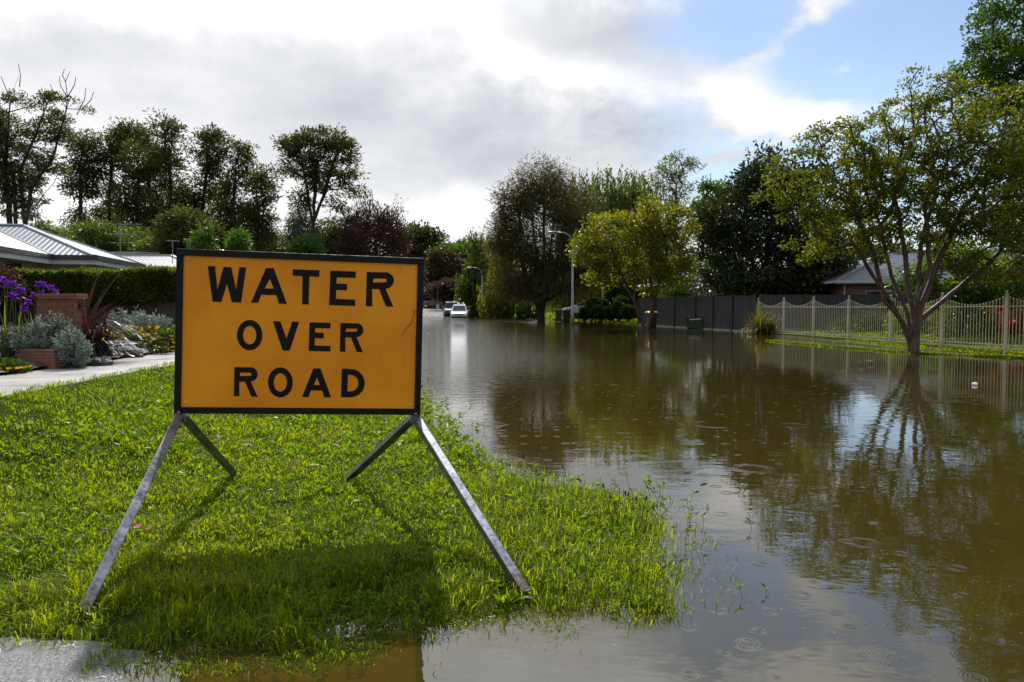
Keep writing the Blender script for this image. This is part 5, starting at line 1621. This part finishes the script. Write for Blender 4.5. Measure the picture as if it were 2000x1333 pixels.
# pillar letterbox with pot plant, sign post by far road, white marker
p = pw(966, 613, 88); z = gz(p[0], 88)
root = empty('garden_pot', (p[0], 88, z)); tag(root, 'dark pedestal pot with a leafy plant by the far driveway', 'plant pot')
MB().lathe([(.40, -.1), (.40, .08), (.28, .12), (.30, .9), (.42, 1.0), (.42, 1.1), (.34, 1.1)], (p[0], 88, z), n=10).build('pot', M['charcoal'], root)
V, Fq, T = shell_leaves((p[0], 88, z + 1.7), (.9, .8, .75), 500, .3, .15); np_mesh('foliage', V, [Fq], L['bright'], root, attr=T)
p = pw(855, 606, 112); z = gz(p[0], 112)
root = empty('post_sign', (p[0], 112, z)); tag(root, 'small white panel on a thin post before the maroon wagon', 'sign')
MB().tube([(p[0], 112, z - .1), (p[0], 112, z + 3.6)], .035, 6).build('post', M['lamp_grey'], root)
MB().box(p[0] - .22, p[0] + .22, 111.93, 111.96, z + .25, z + .9).build('panel', M['white_trim'], root)
# far driveway
p0, p1 = pw(922, 612, 94), pw(966, 614, 86)
mb = MB()
V = []
for i in range(13):
    f = i / 12; c = p0 + (p1 - p0) * f
    for k in (0, 1, 2): x_ = c[0] + .0; y_ = c[1] + k * 1.4; V.append((x_, y_, gz(x_, y_) + .05))
Fq = [(3 * i + k, 3 * i + k + 3, 3 * i + k + 4, 3 * i + k + 1) for i in range(12) for k in (0, 1)]
tag(np_mesh('driveway', np.array(V), [np.array(Fq)], M['path']), kind='structure')

# clipped shrubs
for px, py, rx, ry, Y, lab in ((1142, 613, 9, 11, 62.5, 'bright round clipped shrub right of the street lamp'), (1155, 606, 10, 14, 64, 'dark ball shrub between two round ones near the lamp'), (1170, 611, 14, 12, 63, 'wide clipped ball shrub in front of the parked four wheel drive'),
                              (1160, 593, 14, 10, 66, 'leafy shrub topping the clipped row at left'), (1192, 612, 11, 11, 63, 'small dark ball shrub mid row'), (1209, 606, 12, 15, 62.5, 'taller clipped shrub near the right end of the row'), (1228, 610, 13, 12, 61.5, 'low bright clipped shrub beside the charcoal fence end'), (1178, 594, 10, 7, 67, 'shaggy shrub behind the clipped row'), (1215, 590, 12, 9, 66, 'loose green shrub above the right clipped ones')):
    c = pw(px, py, Y); s_ = Y / F
    shrub('clipped_shrub', lab, c, (rx * s_, rx * s_ * .9, ry * s_), 1300, .19, .10, L['box'], group='clipped shrubs by the lamp', lump=.08)
c = pw(1022, 608, 72); shrub('leafy_shrub', 'broad green shrub left of the brown needle tree trunk', c, (.75, .7, .75), 900, .26, .13, L['bright'])
c = pw(1030, 612, 74); shrub('leafy_shrub', 'lower bright shrub touching the brown needle tree trunk', (c[0] + .6, c[1], c[2]), (.7, .6, .45), 600, .24, .12, L['bright'])
c = pw(1228, 572, 69); shrub('dark_shrub', 'dark shrub filling the gap left of the orange brick house', c, (1.9, 1.2, 1.6), 2600, .3, .14, L['box'], lump=.3)
c = pw(1345, 572, 57); shrub('pale_shrub', 'pale feathery shrub leaning over the charcoal fence', c, (1.5, 1.2, 1.2), 2200, .22, .05, L['greygreen'], lump=.3)
c = pw(1318, 575, 56.5); shrub('leafy_shrub', 'light green shrub left of the pale feathery one over the fence', c, (1.0, .9, .8), 1200, .2, .08, L['bright'], lump=.3)
# garden behind the pickets
c = pw(1885, 632, 30); shrub('round_shrub', 'rounded green shrub on the lawn behind the cream pickets', c, (1.15, 1.0, .85), 3200, .10, .05, L['hedge'], lump=.25)
c = pw(1930, 645, 31); shrub('round_shrub', 'low shrub right of the rounded one behind the pickets', c, (.9, .8, .5), 1800, .10, .05, L['box'], lump=.25)
c = pw(1960, 622, 31); shrub('red_shrub', 'red leaved shrub behind the right end of the pickets', c, (.75, .7, .75), 2200, .10, .055, L['red'], lump=.35)
c = pw(1990, 636, 29.5); shrub('red_shrub', 'second red shrub cut by the right edge of view', c, (.6, .6, .6), 1500, .10, .055, L['red'], lump=.35)
c = pw(1785, 628, 33); shrub('olive_shrub', 'olive shrub behind the pickets left of the big trunk', c, (1.0, .9, .75), 2200, .11, .05, L['olive'], lump=.25)
c = pw(1700, 640, 36); shrub('dark_shrub', 'dark low shrub along the back fence behind the pickets', c, (1.6, .9, .7), 2200, .13, .06, L['box'], lump=.3)

# ------------------------------------------------------------------ trees, right side
tree('crepe_myrtle', 'big multi stemmed olive tree on the grass bank before the cream pickets', (1785, 690), 22.9,
     [(1645, 290, 75, 50), (1600, 380, 70, 55), (1585, 450, 58, 36), (1725, 295, 90, 75), (1855, 225, 100, 85), (1780, 400, 120, 90), (1905, 360, 105, 110), (1965, 250, 75, 90), (1965, 470, 90, 60), (1545, 330, 45, 32), (1800, 150, 18, 18), (1650, 440, 70, 45), (1700, 360, 90, 70), (1830, 330, 100, 80), (1560, 410, 40, 26), (1880, 470, 70, 40), (1600, 490, 55, 24), (1930, 520, 85, 40), (1990, 400, 90, 90), (1700, 470, 60, 36), (2030, 330, 70, 100), (1520, 380, 30, 20)],
     700, 66, .108, .06, L['olive'], M['bark_warm'], .15,
     stems=[[(1745, 600), (1690, 520), (1650, 450)], [(1772, 610), (1742, 540), (1720, 440), (1690, 370)], [(1786, 600), (1778, 500), (1770, 420)], [(1795, 600), (1800, 480), (1830, 380)], [(1800, 600), (1840, 500), (1880, 420)], [(1790, 590), (1812, 520), (1800, 400), (1845, 310)], [(1798, 625), (1880, 560), (1960, 490)], [(1768, 640), (1728, 590), (1700, 480), (1660, 400)]],
     rc=.33, depth=.75, expo=.42, step=.35, jit=.16, thin=.007, flat=.5)
tree('tall_tree', 'tall fresh green tree rising out of frame at the right edge', (2060, 650), 34,
     [(2000, 50, 85, 90), (1965, 160, 70, 65), (2040, 280, 95, 120), (2060, 60, 110, 130), (1995, 400, 70, 80), (2100, 200, 110, 140), (1985, 520, 70, 60), (2070, -80, 100, 100), (2080, 420, 100, 120)],
     480, 105, .17, .10, L['tall'], M['bark_dark'], .3, stems=[[(2055, 480), (2050, 250), (2050, 60)]], rc=.6, flat=.8)
tree('small_tree', 'bright green leafy tree behind the big trunk and pickets', (1872, 640), 29,
     [(1795, 555, 38, 28), (1870, 545, 70, 55), (1945, 550, 60, 50), (1850, 500, 40, 35), (1990, 580, 40, 35), (1760, 540, 22, 16)],
     170, 75, .13, .075, L['bright'], M['bark_dark'], .10, rc=.42, stems=[[(1865, 590)], [(1900, 580)]])
tree('magnolia', 'dense dark magnolia towering behind the charcoal fence', (1500, 620), 48,
     [(1520, 345, 62, 48), (1440, 430, 78, 58), (1545, 430, 88, 80), (1410, 505, 58, 62), (1515, 520, 100, 56), (1600, 530, 62, 50), (1490, 400, 70, 60), (1565, 370, 45, 40), (1590, 470, 62, 60), (1460, 545, 80, 36), (1560, 560, 80, 30), (1635, 545, 42, 40)],
     520, 58, .29, .14, L['magnolia'], M['bark_dark'], .30, stems=[[(1500, 560), (1505, 480), (1520, 400)], [(1470, 520), (1450, 460)]], rc=.75, depth=.8)
tree('birch', 'light green birch showing left of the dark magnolia top', (1395, 610), 60,
     [(1402, 390, 38, 32), (1388, 430, 34, 40), (1400, 480, 36, 40)], 110, 60, .24, .14, L['tall'], M['bark_grey'], .14, rc=.7)
tree('slender_gum', 'tall spindly see through tree against blue sky beside the willow', (1318, 608), 76,
     [(1318, 322, 34, 22), (1352, 322, 14, 12), (1300, 355, 20, 22), (1325, 375, 22, 28), (1288, 345, 12, 10), (1345, 350, 12, 22), (1310, 410, 26, 30), (1270, 385, 22, 30)],
     80, 34, .36, .10, L['willow'], M['bark_grey'], .14, stems=[[(1318, 440), (1320, 360)]], rc=.75, jit=.1)
tree('weeping_willow', 'broad weeping willow behind the brown needle tree', (1205, 606), 84,
     [(1190, 368, 78, 40), (1235, 395, 60, 50), (1140, 400, 40, 50), (1195, 430, 90, 60), (1125, 500, 40, 60), (1215, 500, 80, 60), (1170, 545, 80, 40)],
     520, 84, .42, .11, L['willow'], M['bark_dark'], .4, stems=[[(1205, 520), (1195, 420)]], rc=1.5, kind='willow', strand=2.6)
tree('weeping_willow', 'lower weeping foliage hanging behind the street lamp', (1165, 606), 75,
     [(1140, 545, 45, 28), (1185, 550, 40, 30), (1110, 560, 30, 24), (1225, 545, 30, 30)],
     75, 130, .42, .10, L['willow'], M['bark_dark'], .2, rc=.9, kind='willow', strand=2.6)
tree('sheoak', 'large brown needled tree with many dark stems standing in water', (1057, 630), 65.5,
     [(1058, 362, 42, 32), (1012, 430, 42, 58), (1065, 450, 75, 80), (1130, 430, 48, 62), (1020, 520, 55, 50), (1105, 520, 62, 55), (1060, 560, 70, 22), (1010, 560, 36, 24), (985, 470, 28, 40), (1030, 380, 28, 40), (1085, 365, 26, 30), (1140, 490, 45, 50), (1000, 410, 26, 40)],
     470, 108, .42, .058, L['casuarina'], M['bark_dark'], .38,
     stems=[[(1057, 598), (1050, 520), (1040, 430)], [(1058, 595), (1062, 500), (1062, 400)], [(1062, 596), (1085, 520), (1110, 440)], [(1050, 596), (1025, 540), (1010, 460)], [(1064, 590), (1110, 560), (1150, 520)], [(1060, 590), (1075, 480), (1085, 390)]],
     rc=1.0, droop=.6, expo=.46, jit=.12, flat=1.1)
tree('crepe_myrtle', 'yellow green forked tree growing out of the flood before the charcoal fence', (1262, 645), 44.5,
     [(1195, 455, 52, 38), (1158, 500, 38, 28), (1270, 430, 50, 38), (1230, 495, 65, 45), (1298, 480, 48, 60), (1200, 535, 45, 20), (1275, 545, 50, 24), (1325, 440, 26, 30), (1150, 475, 24, 18), (1255, 410, 24, 18), (1330, 510, 30, 40), (1300, 540, 36, 24)],
     250, 58, .19, .11, L['yellow'], M['bark_warm'], .15, stems=[[(1246, 605), (1222, 555), (1200, 500)], [(1238, 590), (1235, 500)], [(1272, 605), (1285, 560), (1300, 490)], [(1275, 610), (1268, 540), (1270, 460)]], rc=.55, depth=.8, expo=.45)
tree('weeping_birch', 'narrow weeping birch with a feathery tip left of the brown tree', (937, 606), 92,
     [(935, 470, 16, 18), (935, 510, 26, 34), (932, 555, 32, 36), (945, 580, 34, 22)], 110, 130, .42, .13, L['willow'], M['bark_grey'], .22, rc=.9, kind='willow', strand=2.8)
tree('weeping_birch', 'golden green weeping birch close beside the brown tree trunk', (992, 608), 82,
     [(985, 520, 26, 34), (990, 560, 34, 32), (1005, 585, 28, 18), (970, 570, 26, 28)], 110, 130, .40, .12, L['yellow'], M['bark_grey'], .2, rc=.85, kind='willow', strand=2.8)
tree('leafy_tree', 'mid green tree filling the gap between the two weeping birches', (960, 606), 96,
     [(962, 500, 24, 30), (958, 550, 34, 34), (965, 585, 30, 18)], 90, 70, .42, .24, L['tall'], M['bark_dark'], .2, rc=1.0)
tree('leafy_tree', 'green tree crown behind the narrow weeping birch', (905, 606), 140,
     [(900, 492, 36, 20), (880, 505, 24, 18), (915, 520, 30, 30)], 90, 60, .6, .36, L['bright'], M['bark_dark'], .3, rc=1.7)
tree('brown_tree', 'round brown crowned tree at the end of the street', (868, 604), 132,
     [(868, 528, 38, 36), (858, 550, 28, 24), (885, 545, 24, 22)], 150, 70, .5, .22, L['brownround'], M['bark_dark'], .3, rc=1.5)
tree('umbrella_tree', 'low flat topped bronze tree above the maroon wagon', (866, 606), 114,
     [(878, 566, 32, 17), (862, 570, 22, 14)], 90, 60, .4, .16, L['purple'], M['bark_dark'], .16, rc=1.0, stems=[[(868, 585)]])
tree('blossom_tree', 'tree with pink blossom just right of the sign top corner', (846, 604), 160,
     [(847, 500, 12, 12), (840, 510, 10, 10)], 24, 50, .5, .3, L['blossom'], M['bark_dark'], .2, rc=1.3)
tree('dark_tree', 'dark rounded tree behind the sign top right corner', (822, 600), 150,
     [(815, 462, 34, 20), (838, 475, 26, 20), (800, 490, 40, 24), (830, 540, 40, 50)], 160, 60, .65, .34, L['far'], M['bark_dark'], .4, rc=2.0)
tree('dark_tree', 'dark conifer like tree at the street end behind the brown crown', (838, 600), 170,
     [(836, 560, 20, 34), (895, 560, 40, 34), (925, 575, 40, 24)], 110, 60, .7, .34, L['dark'], M['bark_dark'], .4, rc=2.0)

# ------------------------------------------------------------------ trees, centre and left
tree('bronze_tree', 'spiky bronze purple tree above the sign between gum and dark tree', (728, 606), 74,
     [(728, 440, 44, 30), (700, 455, 32, 30), (755, 440, 28, 30), (730, 480, 62, 34), (760, 480, 34, 30), (690, 490, 36, 30), (715, 405, 14, 14), (770, 410, 10, 14)],
     220, 46, .40, .09, L['purple'], M['bark_dark'], .2, rc=.85, droop=-.7, flat=1.1, jit=.1)
tree('lone_gum', 'lone tall slim gum with an airy crown above the middle of the sign', (612, 606), 82,
     [(600, 285, 46, 32), (645, 275, 34, 22), (678, 320, 20, 40), (578, 320, 28, 26), (640, 345, 36, 30), (692, 372, 20, 12), (598, 382, 18, 16), (648, 430, 14, 8), (662, 408, 16, 9), (570, 290, 20, 20), (665, 290, 22, 20), (615, 330, 30, 30), (590, 405, 14, 8), (640, 385, 14, 10)],
     125, 78, .40, .14, L['dark'], M['bark_dark'], .27, stems=[[(611, 440), (600, 370), (590, 310)], [(611, 440), (632, 385), (655, 310)], [(612, 440), (618, 340), (622, 280)], [(613, 430), (640, 372), (690, 370)]], rc=1.05, expo=.48, jit=.12, flat=.6)
tree('grey_conifer', 'grey green pointed conifer left of the lone gum trunk', (588, 600), 150,
     [(590, 425, 12, 14), (588, 445, 26, 20), (586, 470, 34, 22)], 90, 60, .6, .18, L['greygreen'], M['bark_dark'], .3, rc=1.7)
tree('dark_tree', 'broad dark hill tree right of the lone gum trunk', (660, 600), 150,
     [(640, 465, 40, 26), (680, 460, 30, 26), (610, 480, 40, 24), (650, 490, 60, 24)], 140, 60, .65, .34, L['far'], M['bark_dark'], .4, rc=2.0)
tree('sapling', 'pale green young tree left of the lone gum trunk', (595, 600), 70,
     [(596, 482, 24, 18), (585, 495, 22, 14), (610, 495, 20, 12)], 60, 50, .28, .15, L['bright'], M['bark_grey'], .1, rc=.7)
tree('sapling', 'thin light green sapling before the round dark tree', (398, 560), 56,
     [(398, 455, 12, 14), (396, 475, 20, 14), (402, 492, 22, 14)], 50, 40, .24, .10, L['bright'], M['bark_grey'], .08, rc=.5)
tree('sapling', 'thin light green sapling right of the round dark tree', (463, 560), 57,
     [(464, 460, 12, 12), (462, 478, 18, 14), (466, 495, 20, 10)], 50, 40, .24, .10, L['bright'], M['bark_grey'], .08, rc=.5)
tree('round_tree', 'dense round dark green tree above the top left sign corner', (372, 560), 62,
     [(372, 455, 58, 36), (350, 475, 44, 34), (400, 475, 40, 36), (375, 500, 64, 28)], 230, 80, .28, .13, L['dark'], M['bark_dark'], .25, rc=.9, shell=4)
rows = [('first slim dark gum of the left row, nearest the big eucalyptus', 160, 88, [(160, 285, 34, 22), (165, 325, 36, 30), (150, 365, 30, 26), (172, 370, 22, 18)], [(161, 400), (161, 320)]),
        ('second gum of the left row with a wide flat top', 212, 90, [(238, 255, 34, 18), (205, 285, 32, 22), (225, 310, 34, 24), (240, 290, 34, 24), (200, 340, 24, 22)], [(216, 400), (222, 300)]),
        ('third gum of the left row, pointed and lighter topped', 268, 86, [(272, 295, 22, 22), (270, 340, 34, 34), (262, 390, 44, 34), (280, 420, 40, 26)], [(268, 420), (270, 330)]),
        ('fourth gum of the left row with rounded top', 296, 93, [(282, 270, 26, 18), (295, 310, 30, 30), (300, 360, 34, 34)], [(296, 400), (290, 310)]),
        ('tallest gum in the middle of the left row', 338, 88, [(335, 250, 30, 22), (340, 285, 30, 26), (330, 330, 42, 40), (345, 380, 40, 36), (318, 300, 20, 24)], [(338, 420), (337, 300)]),
        ('sixth gum of the left row, dense and leaning right', 392, 89, [(405, 270, 30, 22), (420, 305, 32, 26), (410, 345, 30, 30), (390, 390, 28, 28)], [(393, 420), (405, 320)]),
        ('seventh gum of the left row with thin pale crown', 455, 92, [(465, 300, 26, 24), (470, 340, 28, 26), (455, 375, 26, 28), (462, 420, 34, 34)], [(456, 420), (464, 340)]),
        ('last dark gum of the left row, nearest the lone tall gum', 505, 87, [(505, 345, 30, 24), (515, 370, 22, 26), (500, 395, 28, 26), (510, 440, 34, 30), (530, 470, 26, 22), (490, 440, 30, 36)], [(507, 440), (507, 370)])]
for lab, bx, Y, ells, stm in rows:
    tree('slender_gum_tree', lab, (bx, 585), Y, ells + [(bx - 12, 420, 20, 24), (bx + 12, 450, 20, 26), (bx - 4, 480, 20, 20)], 120, 54, .40, .15, L['dark'], M['bark_dark'], .22, stems=[stm], rc=1.15, flat=.55, group='row of slim gums above the left houses', shell=2.0, expo=.5, jit=.1)
for px, lab in ((232, 'bare thin trunk between the second and third gums'), (352, 'thin understorey gum behind the tallest one'), (430, 'thin understorey gum between the sixth and seventh')):
    tree('slender_gum_tree', lab, (px, 585), 97, [(px + 2, 380, 24, 22), (px - 6, 420, 26, 26), (px + 8, 455, 24, 22)], 60, 44, .44, .15, L['dark'], M['bark_dark'], .15, stems=[[(px, 430), (px + 2, 370)]], rc=1.0)
tree('eucalyptus', 'big spreading eucalyptus with bare twigs above the left house', (40, 520), 47,
     [(22, 268, 40, 26), (8, 310, 40, 36), (70, 240, 16, 9), (58, 203, 20, 9), (98, 188, 17, 10), (128, 195, 15, 8), (160, 216, 20, 9), (112, 232, 26, 14), (95, 262, 30, 16), (80, 300, 34, 16), (118, 256, 22, 12), (15, 350, 48, 34), (45, 380, 30, 24), (100, 330, 26, 16), (75, 350, 24, 16), (20, 400, 40, 22), (60, 420, 18, 14), (-30, 300, 50, 60), (-40, 220, 40, 30), (22, 190, 14, 14), (6, 235, 24, 18)],
     310, 74, .20, .072, L['gum'], M['bark_dark'], .23,
     stems=[[(18, 420), (10, 330), (22, 200), (38, 150)], [(30, 430), (25, 340), (-10, 260)], [(52, 430), (62, 370), (100, 320), (125, 240), (140, 190)], [(55, 420), (80, 395), (110, 360)], [(50, 440), (40, 340), (75, 260), (98, 200)]],
     rc=.62, expo=.5, flat=.42, jit=.16,
     extra=[[(125, 240), (132, 190), (128, 160), (136, 140)], [(132, 190), (146, 165), (148, 150)], [(132, 190), (118, 168), (116, 150)], [(150, 225), (165, 195), (168, 172)], [(160, 215), (178, 195), (183, 180)], [(38, 170), (40, 148), (36, 125)], [(22, 200), (8, 165), (2, 150)], [(128, 160), (122, 148), (126, 135)], [(98, 200), (104, 180), (98, 165)]])
for i, (px, rx, top, lab) in enumerate(((95, 42, 442, 'olive tree directly behind the metal flue'), (150, 40, 446, 'olive tree second from the flue behind the roof ridge'), (205, 42, 442, 'olive tree below the second slim gum'), (258, 42, 450, 'olive tree at the right end of the back row'), (310, 36, 462, 'olive tree beside the round dark tree'))):
    tree('olive_tree', lab, (px, 570), 66 + 3 * (i % 2), [(px, top + 14, rx * .75, 16), (px - 12, top + 34, rx * .8, 26), (px + 14, top + 36, rx * .8, 24), (px, top + 60, rx, 26)], 130, 62, .26, .10, L['willow'], M['bark_dark'], .15, rc=.8, group='olive trees behind the left roofs')
for px, top, lab in ((520, 470, 'dark bushy tree at the foot of the last slim gum'), (545, 480, 'small dark bushy tree left of the grey conifer'), (470, 490, 'bushy tree low above the sign beside the saplings')):
    tree('bushy_tree', lab, (px, 590), 100, [(px, top + 10, 30, 16), (px - 10, top + 40, 38, 30), (px + 12, top + 60, 40, 34)], 110, 60, .45, .2, L['far'], M['bark_dark'], .2, rc=1.2)
# trees beyond the street that close the view
for px, top, Y, lab in ((700, 500, 175, 'far hill tree hidden low behind the sign at centre'), (770, 505, 180, 'far hill tree behind the sign near its right end'), (1030, 540, 150, 'far tree behind the brown needle tree'), (1100, 520, 140, 'far tree glimpsed between the lamp and the needle tree'), (1290, 500, 120, 'far tree behind the yellow green tree'),
                         (1350, 520, 125, 'far tree left of the magnolia foot'), (1620, 480, 110, 'far tree between the magnolia and the brick house'), (1720, 480, 105, 'far tree above the grey tiled roof'), (450, 510, 170, 'far hill tree behind the sign on the left')):
    k = 150 / Y
    tree('distant_tree', lab, (px, 598), Y, [(px, top + 20, 50, 24), (px - 25, top + 50, 45, 36), (px + 28, top + 55, 45, 36)], 120, 56, .6, .34, L['far'], M['bark_dark'], .35, rc=1.9, group=None)
